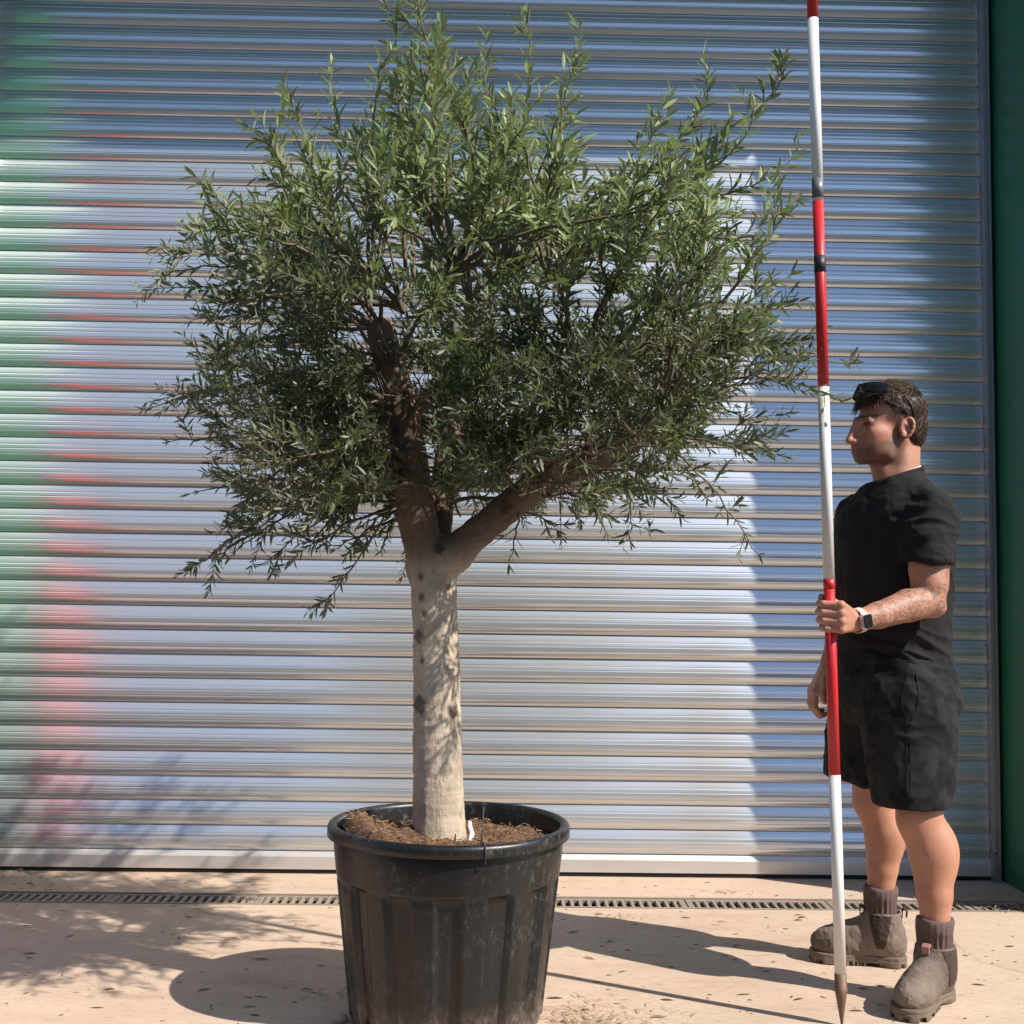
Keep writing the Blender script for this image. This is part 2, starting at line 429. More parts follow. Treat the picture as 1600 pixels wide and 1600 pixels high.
cloth('shirt_cloth', (.012, .0112, .0115), (.021, .0195, .0195), 8)
cloth('shorts_cloth', (.010, .010, .0105), (.022, .0212, .022), 13, True)
simple('seam_thread', (.013, .013, .0135), .9)
simple('sock_wool', (.115, .075, .068), .95, 0, .3, 90, .5, .003)
m = N('boot_leather'); f = m.noise(22, 6, rough=.65); g2 = m.noise(150, 4); d2 = m.noise(7, 4)
col = m.mix(f, (.075, .052, .038), (.17, .125, .095)); col = m.mix(m.ramp(d2, [(.4, 0.), (.65, .65)]), col, (.27, .215, .165)); col = m.mix(m.ramp(g2, [(.62, 0.), (.74, .5)]), col, (.33, .27, .21))
m.p(Base_Color=col, Roughness=.82); m.bump(m.math('ADD', f, m.math('MULTIPLY', g2, .5)), .45, .004)
simple('boot_elastic', (.055, .032, .026), .9, 0, .3, 80, .4, .002)
simple('boot_sole', (.155, .118, .088), .9, 0, .4, 40, .4, .004)
simple('boot_tab', (.42, .20, .17), .8, 0, .2, 60)
m = N('hair'); hc = m.attr('hc'); m.p(Base_Color=hc, Roughness=.5, Specular_IOR_Level=.35)
simple('glossy_black', (.008, .008, .009), .12)
simple('watch_glass', (.004, .004, .005), .15)
simple('watch_metal', (.72, .70, .70), .28, .7)
simple('watch_strap', (.55, .50, .47), .7)
simple('pearl', (.78, .77, .74), .3)
simple('label_white', (.78, .74, .70), .6)
simple('cable', (.03, .03, .032), .5)
simple('shed_board', (.035, .032, .030), .85, 0, .4, 3)
simple('shed_roof', (.10, .10, .105), .6, .2, .2, 3)
simple('shed_door', (.045, .06, .055), .7, 0, .2, 3)
M = MATS

# ------------------------------------------------------------------ the setting
SH_Y = 5.06                                  # face of the shutter
RV_R, RV_L, FRONT = 2.155, -2.262, 4.47      # the two reveals and the front of the cladding
DR0, DR1 = 4.545, 4.705                      # drain slot in the concrete
prof = [(-400, 0), (DR0, 0), (DR0, -.13), (DR1, -.13), (DR1, 0), (400, 0)]
V, F = [], []
for y, z in prof: V += [(-400, y, z), (400, y, z)]
for i in range(len(prof)-1): F.append((2*i, 2*i+1, 2*i+3, 2*i+2))
tag(pyd('ground', V, F, M['concrete']), kind='structure')
tag(pyd('road', [(-60, -10.2, .004), (60, -10.2, .004), (60, 2.45, .004), (-60, 2.45, .004)], [(0, 1, 2, 3)], M['tarmac']), kind='structure')

# building round the door
bld = empty('warehouse_building', (0, 6, 0))
tag(bld, 'green clad warehouse wall and deep glossy green reveals framing the roller shutter', 'building')
boxes('door_reveal', [(RV_R, RV_R+.03, FRONT-.004, 5.4, -.02, 4.268)], M['green_steel'], bld)
boxes('door_reveal', [(RV_L-.03, RV_L, FRONT-.004, 5.4, -.02, 4.268)], M['green_steel'], bld)
boxes('door_soffit', [(RV_L-.03, RV_R+.03, FRONT-.045, 5.4, 4.27, 4.299)], M['green_steel'], bld)
def cladding(x0, x1, z0, z1):
    pts, x, k = [], x0, 0
    pitch = .2
    while x < x1-1e-6:
        for dx, dy in ((0, 0), (.10, 0), (.125, .03), (.175, .03)):
            if x+dx <= x1: pts.append((x+dx, FRONT+dy))
        x += pitch
    pts.append((x1, FRONT))
    V = [(x, y, z) for x, y in pts for z in (z0, z1)]; F = [(2*i, 2*i+2, 2*i+3, 2*i+1) for i in range(len(pts)-1)]
    return V, F
for x0, x1, z0, z1 in ((RV_R, 9, 0, 6.5), (-9, RV_L, 0, 6.5), (RV_L, RV_R, 4.3, 6.5)):
    v, f = cladding(x0, x1, z0, z1); pyd('cladding_sheet', v, f, M['green_steel'], bld)
boxes('wall_core', [(RV_R+.032, 9, FRONT+.05, 14, 0, 6.45), (-9, RV_L-.032, FRONT+.05, 14, 0, 6.45), (RV_L-.03, RV_R+.03, FRONT+.05, 14, 4.335, 6.45), (RV_L-.03, RV_R+.03, 13.8, 14, 0, 4.33)], M['green_steel'], bld)
boxes('roof', [(-9.3, 9.3, FRONT-.06, 14.2, 6.5, 6.62)], M['shed_roof'], bld)
for x in (RV_R-.001, RV_L+.001):
    pass

# roller shutter
PT = .1014; SX0, SX1 = RV_L+.045, RV_R-.045
sh = empty('roller_shutter', (0, SH_Y, 0))
tag(sh, 'closed silver aluminium roller shutter door of horizontal ribbed slats', 'shutter door')
B = .0165
def slat_profile():
    pts = []
    GR = (.30, .52, .70); s0 = .36
    sv = sorted([q for q in np.linspace(.03, .97, 21) if min(abs(q-g) for g in GR) > .05]+[g+d for g in GR for d in (-.034, -.008, .008, .034)])
    pts.append((.006, -.008)); pts.append((.006, .0))
    for s in sv:
        k = abs((s-s0)/(1-s0))**2.0 if s > s0 else ((s0-s)/s0)**2.3
        y = -B*(1-k)
        if any(abs(abs(s-g)-.008) < 1e-6 for g in GR): y += .0013
        pts.append((y, s*PT))
    pts.append((.004, PT*.985)); pts.append((.012, PT*.985)); pts.append((.012, -.008))
    return pts
sp_ = slat_profile(); npf = len(sp_)
rings = [(SX0, .15), (SX0+.004, .62), (SX0+.012, .92), (SX0+.022, 1.), (SX1-.022, 1.), (SX1-.012, .92), (SX1-.004, .62), (SX1, .15)]
V = [(x, y*k if y < 0 else y, z) for x, k in rings for y, z in sp_]
F = [(i*npf+j, i*npf+(j+1) % npf, (i+1)*npf+(j+1) % npf, (i+1)*npf+j) for i in range(len(rings)-1) for j in range(npf)]
F = [q[::-1] for q in F] + [tuple(range(npf)), tuple(reversed([(len(rings)-1)*npf+j for j in range(npf)]))]
slat_me = bpy.data.meshes.new('slat'); slat_me.from_pydata(V, [], F); slat_me.update(); slat_me.materials.append(M['shutter_aluminium'])
bm = bmesh.new(); bm.from_mesh(slat_me); bmesh.ops.recalc_face_normals(bm, faces=bm.faces[:]); bm.to_mesh(slat_me); bm.free()
slat_me.polygons.foreach_set('use_smooth', [len(p.vertices) == 4 for p in slat_me.polygons])
slat_me.set_sharp_from_angle(angle=math.radians(24))
Z0 = .0925
for i in range(42):
    o = bpy.data.objects.new('slat', slat_me); C.objects.link(o); o.parent = sh
    o.location = (random.uniform(-.002, .002), random.uniform(-.0012, .0012), Z0+i*PT)
    o.rotation_euler = (random.uniform(-.02, .02), 0, 0)
# bottom rail: a bright sloped top edge and a flat face
V, F = [], []
pr = [(.012, .019), (-.020, .019), (-.020, .070), (-.006, .0895), (.012, .0895)]
for x in (SX0, SX1): V += [(x, SH_Y+y, z) for y, z in pr]
F = [(j, (j+1) % 5, 5+(j+1) % 5, 5+j) for j in range(5)]+[(4, 3, 2, 1, 0), (5, 6, 7, 8, 9)]
pyd('bottom_rail', V, F, M['rail_aluminium'], sh)
boxes('rubber_seal', [(SX0, SX1, SH_Y-.014, SH_Y+.008, .004, .0188)], M['rubber'], sh)
boxes('shutter_backing', [(SX0, SX1, SH_Y+.03, SH_Y+.045, .0, 4.3)], M['rubber'], sh)
for sx, s in ((SX1, 1), (SX0, -1)):
    a = sx-s*.004; bs = []
    for d0, d1, y0 in ((0, .013, -.050), (.013, .017, -.043), (.017, .031, -.047)):
        xs_ = sorted((a+s*d0, a+s*d1)); bs.append((xs_[0], xs_[1], SH_Y+y0, SH_Y+.05, .0, 4.3))
    boxes('guide_rail', bs, M['guide_aluminium'], sh)
    xs_ = sorted((a+s*.0312, a+s*.0485)); boxes('guide_shadow_gap', [(xs_[0], xs_[1], SH_Y-.012, SH_Y+.05, 0, 4.3)], M['rubber'], sh)  # black strip standing in for the shadow gap between guide and reveal
    V, F, G = tube_arrays([(a+s*.008, SH_Y-.0535, .12), (a+s*.008, SH_Y-.0495, .12)], [.004, .0046], 8); link('fixing_screw', npmesh('fixing_screw', V, [F, G], False), M['rubber'], sh)

# drain
dr = empty('drain_channel', (0, (DR0+DR1)/2, 0))
tag(dr, 'dusty slotted drain grating set in the concrete along the shutter', 'drain')
boxes('channel_edge', [(-6, 6, DR0-.0, DR0+.012, -.1, .003)], M['cast_grate'], dr)
boxes('channel_edge', [(-6, 6, DR1-.012, DR1, -.1, .003)], M['cast_grate'], dr)
SEC = .55; NB = 16
def grate_mesh():
    bs = []; y0, y1 = DR0+.0125, DR1-.0125; z0, z1 = -.018, -.001; p = (SEC-.02)/NB
    bs += [(.002, SEC-.002, y0, y0+.017, z0, z1), (.002, SEC-.002, y1-.017, y1, z0, z1)]
    for i in range(NB+1):
        xc = .01+i*p; wd = .0070 if 0 < i < NB else .016
        bs.append((max(.002, xc-wd), min(SEC-.002, xc+wd), y0+.0172, y1-.0172, z0, z1-.0004))
    V, F = [], []
    for b in bs:
        v, f = box(*b); n = len(V); V += v; F += [tuple(i+n for i in q) for q in f]
    me = bpy.data.meshes.new('grate_section'); me.from_pydata(V, [], F); me.update(); me.materials.append(M['cast_grate'])
    bm = bmesh.new(); bm.from_mesh(me); bmesh.ops.bevel(bm, geom=bm.edges[:], offset=.0018, segments=1, affect='EDGES'); bm.to_mesh(me); bm.free()
    return me
gm = grate_mesh()
for i in range(-6, 6):
    o = bpy.data.objects.new('grate_section', gm); C.objects.link(o); o.parent = dr
    o.matrix_parent_inverse = Matrix.Translation((0, -(DR0+DR1)/2, 0)); o.location = (i*SEC+.205, 0, random.uniform(-.001, .001))
boxes('channel_floor', [(-6, 6, DR0+.012, DR1-.012, -.128, -.11)], M['drain_dark'], dr)

# unseen red cabinet, made up to give the slats their red reflection
cb = empty('added_red_cabinet', (-2.5, 4.18, 0)); tag(cb, 'made-up red steel cabinet out of view, added for the red reflection in the shutter', 'cabinet')
boxes('carcass', [(-2.80, -2.21, 3.97, 4.42, .06, 1.86)], M['red_paint'], cb, .006)
boxes('plinth', [(-2.77, -2.24, 4.0, 4.40, .0, .0598)], M['rubber'], cb)
for x0, x1 in ((-2.795, -2.508), (-2.502, -2.215)): boxes('door', [(x0, x1, 3.952, 3.969, .075, 1.845)], M['red_paint'], cb, .003)
for x in (-2.55, -2.46): boxes('handle', [(x-.008, x+.008, 3.925, 3.951, .95, 1.07)], M['rubber'], cb, .003)

# dark shed across the yard, behind the camera: the dark band in the slats
shd = empty('farm_shed', (0, -11, 0)); tag(shd, 'long dark timber shed across the yard from the shutter', 'shed')
boxes('wall', [(-26, 20, -19, -11.02, 0, 4.2)], M['shed_board'], shd)
for i in range(92):
    x = -26+i*.5
    boxes('board', [(x+.01, x+.49, -11.02, -10.98-.012*(i % 2), .05, 4.15)], M['shed_board'], shd)
V = [(-26.4, -10.6, 4.1), (20.4, -10.6, 4.1), (20.4, -15, 6.0), (-26.4, -15, 6.0), (20.4, -19.4, 4.1), (-26.4, -19.4, 4.1)]
pyd('roof', V, [(0, 1, 2, 3), (3, 2, 4, 5), (0, 5, 4, 1)], M['shed_roof'], shd)
boxes('sliding_door', [(-9, -4.5, -10.97, -10.90, .03, 3.6)], M['shed_door'], shd)

# ------------------------------------------------------------------ pot
PX, PY = -.118, 3.40; RIM_Z = .533
pot = empty('plant_pot', (PX, PY, 0)); tag(pot, 'large scuffed black plastic nursery pot holding the olive tree', 'plant pot')
NA = 336
ang = np.arange(NA)*2*PI/NA
# fluted lower wall
def lathe(rows, name, mat, parent, close=False):
    V = []
    for rr, zz in rows:
        rr = np.broadcast_to(rr, (NA,)); zz = np.broadcast_to(zz, (NA,))
        V.append(np.stack([PX+rr*np.cos(ang), PY+rr*np.sin(ang), zz], -1))
    V = np.concatenate(V); m = len(rows)
    i, j = np.meshgrid(np.arange(m-1), np.arange(NA), indexing='ij'); k = (j+1) % NA
    Fq = np.stack([i*NA+j, i*NA+k, (i+1)*NA+k, (i+1)*NA+j], -1).reshape(-1, 4)
    me = npmesh(name, V, Fq); o = link(name, me, mat, parent); return o
NPAN = 14
ph = (ang*NPAN/(2*PI)+.18) % 1
flute = sstep(0, .06, ph)-sstep(.5, .56, ph)           # 1 = proud panel
rw = lambda z: .262+(.316-.262)*z/.47
rows = []
for z in (0., .012, .03, .1, .17, .24, .30, .36, .378, .388, .394, .400, .408, .44, .47):
    r = rw(z)
    k_ = 1 if .01 < z <= .378 else .55 if z == .388 else 0
    rr = r-.012*k_+.017*k_*flute if z < .391 else np.broadcast_to(r+.0055, (NA,))
    rows.append((rr*(.965 if z == 0 else 1), z))
rows += [(rw(.47)+.005, .480), (rw(.5)+.003, .5), (rw(.5)-.002, .506)]
lathe(rows, 'wall', M['pot_plastic'], pot)
wob = .0025*np.sin(2*ang+.6)
rows = []
RM = .325
for t in np.linspace(-.62*PI, 1.02*PI, 16):
    rows.append((RM+.0135*np.cos(t), RIM_Z-.014+.014*np.sin(t)+wob*.6))
rows = [(RM+.0125, RIM_Z-.035+wob*.6), (RM+.0155, RIM_Z-.034+wob*.6), (RM+.0155, RIM_Z-.018+wob*.6)]+[(RM+.0015+.014*np.cos(t), RIM_Z-.014+.014*np.sin(t)+wob*.6) for t in np.linspace(0, PI, 10)]
rows += [(RM-.0135, RIM_Z-.05), (RM-.022, .42), (RM-.03, .38)]
rows = [(RM-.008, RIM_Z-.035+wob*.6)]+rows
lathe(rows, 'rim', M['pot_plastic'], pot)
lathe([(.262, .006), (.02, .006)], 'base', M['pot_plastic'], pot)
# cable tie round the rim with its loose tail
a0 = -1.26
def rim_pt(r, z, a=a0): return (PX+r*math.cos(a), PY+r*math.sin(a), z)
tube('cable_tie', [rim_pt(RM-.02, .50), rim_pt(RM-.017, RIM_Z-.005), rim_pt(RM+.002, RIM_Z+.0025), rim_pt(RM+.0175, RIM_Z-.008), rim_pt(RM+.018, RIM_Z-.046), rim_pt(RM+.009, RIM_Z-.052)], .0022, 6, M['cable'], pot)
tube('tie_tail', [rim_pt(RM-.016, RIM_Z-.004), rim_pt(RM-.03, RIM_Z+.03, a0+.02), rim_pt(RM-.055, RIM_Z+.075, a0+.06), rim_pt(RM-.058, RIM_Z+.082, a0+.065)], [.0022, .002, .0025, .004], 5, M['cable'], pot)

# soil heaped to the left of the trunk
soil = None
nr, na = 40, 120
V = [(PX, PY, 0)]; rr_ = []
P2 = [(0., 0.)]
for i in range(1, nr+1):
    for j in range(na):
        r = .3005*i/nr; a = 2*PI*j/na; P2.append((r*math.cos(a), r*math.sin(a)))
P2 = np.array(P2); P3 = np.c_[P2, np.zeros(len(P2))]
hz = .476+.074*sstep(.02, -.28, P2[:, 0])*sstep(.26, -.12, P2[:, 1])+.02*np.exp(-((P2[:, 0]+.03)**2+P2[:, 1]**2)/.01)
hz += .045*(vnoise(P3, 18, 3, 3)-.5)+.03*(vnoise(P3, 7, 5, 2)-.5)+.016*(vnoise(P3, 60, 8, 2)-.5)
hz += .03*np.exp(-(((P2[:, 0]+.255)/.04)**2+((P2[:, 1]-.05)/.11)**2))
hz -= .022*sstep(.282, .300, np.hypot(P2[:, 0], P2[:, 1]))
Vs = np.c_[P2[:, 0]+PX, P2[:, 1]+PY, hz]
T = [(0, 1+j, 1+(j+1) % na) for j in range(na)]
Q = [(1+(i-1)*na+j, 1+i*na+j, 1+i*na+(j+1) % na, 1+(i-1)*na+(j+1) % na) for i in range(1, nr) for j in range(na)]
soil = link('potting_soil', npmesh('potting_soil', Vs, [np.array(Q), np.array(T)]), M['soil'])
tag(soil, 'reddish brown crumbly potting soil heaped inside the black pot', 'soil')
def soil_z(x, y):
    i = np.argmin((Vs[:, 0]-x)**2+(Vs[:, 1]-y)**2); return Vs[i, 2]
parts = []
for _ in range(1300):
    r = .30*math.sqrt(random.random()); a = random.uniform(0, 2*PI); x, y = PX+r*math.cos(a), PY+r*math.sin(a); z = soil_z(x, y)+.003
    L = random.uniform(.008, .03); b = random.uniform(0, 2*PI); e = random.uniform(-.2, .45); d = Vector((math.cos(b)*math.cos(e), math.sin(b)*math.cos(e), math.sin(e)))*L
    if math.hypot(x+d.x-PX, y+d.y-PY) > .31: continue
    mid = d*.5+Vector((random.uniform(-.2, .2)*L, random.uniform(-.2, .2)*L, .12*L))
    parts.append(tube_arrays([(x, y, z), (x+mid.x, y+mid.y, z+mid.z), (x+d.x, y+d.y, z+d.z)], random.uniform(.0004, .0011), 4))
fib = merged('soil_fibre', parts, M['fibre'], soil); fib['kind'] = 'stuff'
# white tag at the foot of the trunk
tg = empty('plant_tag', (-.055, 3.31, .5)); tag(tg, 'small crumpled white plant tag by the foot of the olive trunk', 'tag')
V = [(-.060, 3.300, .500), (-.050, 3.298, .498), (-.046, 3.306, .515), (-.057, 3.309, .519), (-.052, 3.312, .530), (-.062, 3.314, .533), (-.055, 3.320, .545), (-.062, 3.321, .547)]
V2 = V+[(x+.001, y+.002, z+.001) for x, y, z in V]; n8 = 8
F = [(0, 1, 2, 3), (3, 2, 4, 5), (5, 4, 6, 7)]; F = F+[tuple(i+8 for i in q[::-1]) for q in F]+[(0, 8, 9, 1), (1, 9, 10, 2), (7, 6, 14, 15), (2, 10, 12, 4), (4, 12, 14, 6), (0, 3, 11, 8), (3, 5, 13, 11), (5, 7, 15, 13)]
pyd('tag_strip', V2, F, M['label_white'], tg)
tube('tag_wire', [(-.05, 3.30, .505), (-.01, 3.265, .498), (.03, 3.22, .50)], .0012, 5, M['cable'], tg)

# ------------------------------------------------------------------ olive tree
tree = empty('olive_tree', (-.146, 3.40, .48)); tag(tree, 'olive tree with bare pale trunk and dense silvery green crown', 'tree')
S = SDF(axis((-.50, .52, .005)), axis((3.2, 3.75, .005)), axis((.42, 2.12, .005)))
trunk_pts = [(-.146, 3.40, .44), (-.147, 3.40, .52), (-.152, 3.40, .68), (-.162, 3.40, .95), (-.173, 3.40, 1.17), (-.178, 3.40, 1.28)]
S.chain(trunk_pts, [.082, .0735, .069, .066, .064, .066], .006)
LL = [(-.190, 3.395, 1.24), (-.226, 3.38, 1.40), (-.240, 3.37, 1.50), (-.264, 3.355, 1.66), (-.300, 3.345, 1.79), (-.334, 3.335, 1.915)]
LR = [(-.160, 3.39, 1.25), (-.045, 3.36, 1.350), (.06, 3.345, 1.440), (.154, 3.33, 1.506), (.28, 3.312, 1.565), (.385, 3.30, 1.615)]
LM = [(-.175, 3.42, 1.26), (-.165, 3.47, 1.42), (-.145, 3.53, 1.62), (-.11, 3.58, 1.85), (-.085, 3.60, 2.05)]
S.chain(LL, [.056, .056, .053, .048, .045, .040], .006)
S.chain(LR, [.050, .045, .043, .042, .042, .039], .006)
S.chain(LM, [.044, .040, .034, .028, .02], .006)
knots = [(-.218, 3.335, 1.055, .018), (-.195, 3.33, 1.115, .012), (-.2, 3.333, .985, .010), (-.205, 3.335, 1.16, .012), (-.215, 3.335, .86, .022), (-.105, 3.335, .845, .018), (-.205, 3.335, 1.22, .012), (-.272, 3.318, 1.74, .036), (-.13, 3.33, 1.19, .01), (-.305, 3.302, 1.86, .025), (-.29, 3.315, 1.63, .022), (.03, 3.30, 1.41, .018), (.16, 3.29, 1.49, .02), (.10, 3.285, 1.43, .016), (-.16, 3.335, 1.30, .016)]
kn2 = []
for x, y, z, r in knots:
    if z < 1.25:
        cx_ = np.interp(z, [q[2] for q in trunk_pts], [q[0] for q in trunk_pts]); R_ = np.interp(z, [q[2] for q in trunk_pts], [.082, .0735, .069, .066, .064, .066])
        dx_ = max(-.68*R_, min(.68*R_, x-cx_)); x = cx_+dx_; y = 3.40-math.sqrt(R_*R_-dx_*dx_)
    kn2.append((x, y, z, r))
    if r > .016: S.ell((x, y+r*.42, z), (r, r*.48, r*1.05), k=.010)
knots = kn2
S.ell((-.276, 3.292, 1.742), (.017, .022, .019), k=.008, op='cut')
for x, y, z, r in ((-.11, 3.385, 1.285, .045), (-.20, 3.40, 1.24, .045)): S.ell((x, y, z), (r, r, r), k=.04)
me = S.mesh('trunk')
V = np.empty(len(me.vertices)*3, np.float32); me.vertices.foreach_get('co', V); V = V.reshape(-1, 3)
Nn = vnormals(me)
aniso = V*np.array([1, 1, .35])
d = .006*(vnoise(aniso, 14, 2, 3)-.5)+.007*(vnoise(aniso, 45, 4, 3)-.5)+.004*(vnoise(V*np.array([.4, .4, 2.2]), 38, 9, 2)-.5)
V += Nn*d[:, None]; me.vertices.foreach_set('co', V.ravel()); me.update()
c = np.zeros((len(V), 3))
hz = V[:, 2]+.10*(vnoise(V, 6, 6, 3)-.5)
c[:, 0] = np.clip(sstep(1.20, 1.34, hz)*.92+.35*sstep(.62, .75, vnoise(aniso, 9, 21, 3)), 0, 1)
for x, y, z, r in knots:
    q = np.sqrt((V[:, 0]-x)**2+((V[:, 1]-y)*.9)**2+((V[:, 2]-z)*.8)**2)/r+1.3*(vnoise(V, 75, 12, 3)-.5)
    c[:, 1] = np.maximum(c[:, 1], .75*(1-sstep(.5, 1.1, q)))
# sawn ends of the two limbs show raw reddish wood
for e, p in ((LL[-1], LL[-2]), (LR[-1], LR[-2])):
    ax_ = np.array(e)-np.array(p); ax_ /= np.linalg.norm(ax_); t = (V-np.array(e))@ax_
    c[:, 2] = np.maximum(c[:, 2], sstep(.01, .03, t)*.75)
vcol(me, 'bark', c)
link('trunk', me, M['bark'], tree)

# crown: tips of the branches seen round the outline and inside it
tips = []
def T(px, py, dy=0., k=1.): tips.append((px, py, dy, k))
outline = [(250, 425, .05, .8), (232, 628, .0, .5), (300, 350, .05, .9), (330, 285, -.1, 1.), (300, 500, .1, .8), (300, 610, -.1, .7), (265, 690, .05, .6), (300, 770, -.05, .6), (345, 820, .1, .6), (305, 882, -.1, .5), (405, 885, .05, .5),
 (410, 195, -.1, 1.1), (460, 160, .1, 1.1), (518, 105, .0, .5), (600, 90, -.1, 1.1), (620, 15, .05, 1.1), (655, -40, .0, 1.2), (690, 40, -.1, 1.1), (745, 110, .15, .7), (822, 25, .0, .45), (800, 150, -.15, .9), (905, 45, .05, .5), (880, 110, -.05, .7), (760, 60, .2, .5), (870, 190, .1, .9),
 (1020, 190, .0, .8), (1105, 130, .1, .8), (1225, 92, .0, .5), (1180, 165, -.1, .8), (1130, 215, .1, 1.), (1240, 215, .05, .5), (1215, 300, -.05, .7), (1235, 330, .1, .5), (1180, 380, .1, .9), (1265, 470, .0, .6), (1235, 430, -.1, .7), (1285, 540, .05, .8), (1335, 568, .0, .5), (1250, 600, -.1, .9), (1230, 715, .05, .6), (1175, 660, .1, .8), (1190, 870, .0, .35), (1120, 760, -.05, .6), (985, 845, .0, .4), (1060, 780, .1, .8), (880, 820, .05, .8), (930, 790, -.1, .9), (795, 880, -.12, .25),
 (560, 820, .1, .8), (490, 955, .0, .45), (300, 885, .1, .6), (360, 870, .0, .6), (240, 400, -.1, .5), (225, 455, .1, .4), (225, 640, .1, .5), (300, 640, .0, .8), (520, 860, .05, .6), (610, 830, .2, .7), (470, 850, -.1, .7), (600, 790, .15, .8), (420, 800, .1, .8), (640, 130, -.2, 1.1), (560, 230, .2, 1.), (980, 260, .15, .8)]
for t in outline: T(*t)
core = [(680, 600), (740, 640), (800, 600), (860, 660), (740, 580), (690, 680), (800, 690), (920, 640), (640, 560), (660, 480), (740, 480), (820, 560), (900, 560), (980, 620), (560, 600), (540, 700), (580, 740), (480, 720), (420, 670), (360, 660), (350, 720), (380, 780), (520, 780), (860, 770), (940, 750), (1020, 700), (1080, 700), (720, 720), (480, 330), (420, 400), (370, 460), (520, 470), (430, 560), (380, 620), (480, 650), (400, 720), (520, 730), (450, 780), (560, 300), (600, 220), (660, 200), (700, 260), (640, 330), (740, 180), (780, 250), (820, 200), (860, 270), (720, 340), (800, 340), (900, 330), (960, 330), (1020, 290), (1080, 260), (1120, 310), (1060, 360), (980, 400), (880, 420), (780, 430), (700, 430), (600, 420), (540, 560), (700, 540), (780, 520), (860, 520), (940, 490), (1040, 450), (1120, 430), (1180, 490), (1100, 540), (1020, 560), (940, 590), (860, 620), (780, 620), (720, 650), (1060, 640), (1140, 600), (1180, 560), (1000, 740), (900, 730), (820, 740), (760, 720), (560, 660), (500, 590), (620, 620), (340, 540), (1140, 690), (460, 250), (680, 110), (350, 370), (700, 760), (960, 680)]
for px, py in core:
    for s in (-1, 1):
        T(px+random.uniform(-35, 35), py+random.uniform(-35, 35), s*random.uniform(.18, .62), 1.)
for px, py in core[::2]: T(px+random.uniform(-40, 40), py+random.uniform(-30, 30), random.uniform(-.15, .15), 1.)
nodes = [Vector(p) for p in LL[2:]]+[Vector(p) for p in LR[2:]]+[Vector(p) for p in LM[1:]]
hub = [Vector((-.36, 3.30, 2.02)), Vector((-.28, 3.45, 2.0)), Vector((.02, 3.62, 2.15)), Vector((.46, 3.27, 1.70)), Vector((.34, 3.42, 1.78)), Vector((-.06, 3.40, 1.95)), Vector((.2, 3.2, 1.75)), Vector((-.12, 3.2, 2.05)), Vector((.15, 3.45, 2.1))]
attach = nodes+hub
LB, LD, LN, LLn, LW, LC = [], [], [], [], [], []
br_parts = []
def vec_rand():
    v = Vector((random.gauss(0, 1), random.gauss(0, 1), random.gauss(0, 1))); return v.normalized()
def put_leaf(p, tdir, rad, young_lit, L):
    phi = random.uniform(.5, .95)
    d = (tdir*math.cos(phi)+rad*math.sin(phi)+vec_rand()*.16).normalized()
    n = (tdir*math.sin(phi)-rad*math.cos(phi)+vec_rand()*.35); n = (n-d*n.dot(d)).normalized()
    LB.append(p); LD.append(d); LN.append(n); LLn.append(L*random.uniform(.75, 1.15)); LW.append(LLn[-1]*random.uniform(.17, .25))
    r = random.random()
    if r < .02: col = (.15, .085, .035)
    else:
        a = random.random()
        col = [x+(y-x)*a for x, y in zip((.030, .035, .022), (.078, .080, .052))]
        yy = [x+(y-x)*a for x, y in zip((.16, .225, .062), (.31, .37, .14))]  # new-growth green, with the sunlit brightness of the crown top put into it
        col = [x+(y-x)*young_lit for x, y in zip(col, yy)]
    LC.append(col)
def leafy(pts, rad0, rad1, young_lit, L, start=.15, step=.02, parts=None, seg=3):
    P = np.array([tuple(p) for p in pts]); m = len(P)
    parts.append(tube_arrays(P, np.linspace(rad0, rad1, m), seg, caps=False))
    sl_ = np.linalg.norm(np.diff(P, axis=0), axis=1); cum = np.concatenate([[0], np.cumsum(sl_)]); tot = cum[-1]
    s = tot*start; k = random.random()*PI
    while s < tot:
        i = min(np.searchsorted(cum, s, 'right')-1, m-2); t = (s-cum[i])/sl_[i]
        p = Vector(P[i]+(P[i+1]-P[i])*t); td = Vector(P[i+1]-P[i]).normalized()
        a = td.orthogonal().normalized(); b = td.cross(a); k += PI/2+random.uniform(-.3, .3)
        r1 = a*math.cos(k)+b*math.sin(k)
        fall = 1.0-.35*(s/tot)**3
        if random.random() < .93: put_leaf(p, td, r1, young_lit, L*fall)
        if random.random() < .93: put_leaf(p, td, -r1, young_lit, L*fall)
        s += step*random.uniform(.8, 1.3)
    td = Vector(P[-1]-P[-2]).normalized()
    for _ in range(2): put_leaf(Vector(P[-1]), td, vec_rand(), min(1, young_lit+.15), L*.8)
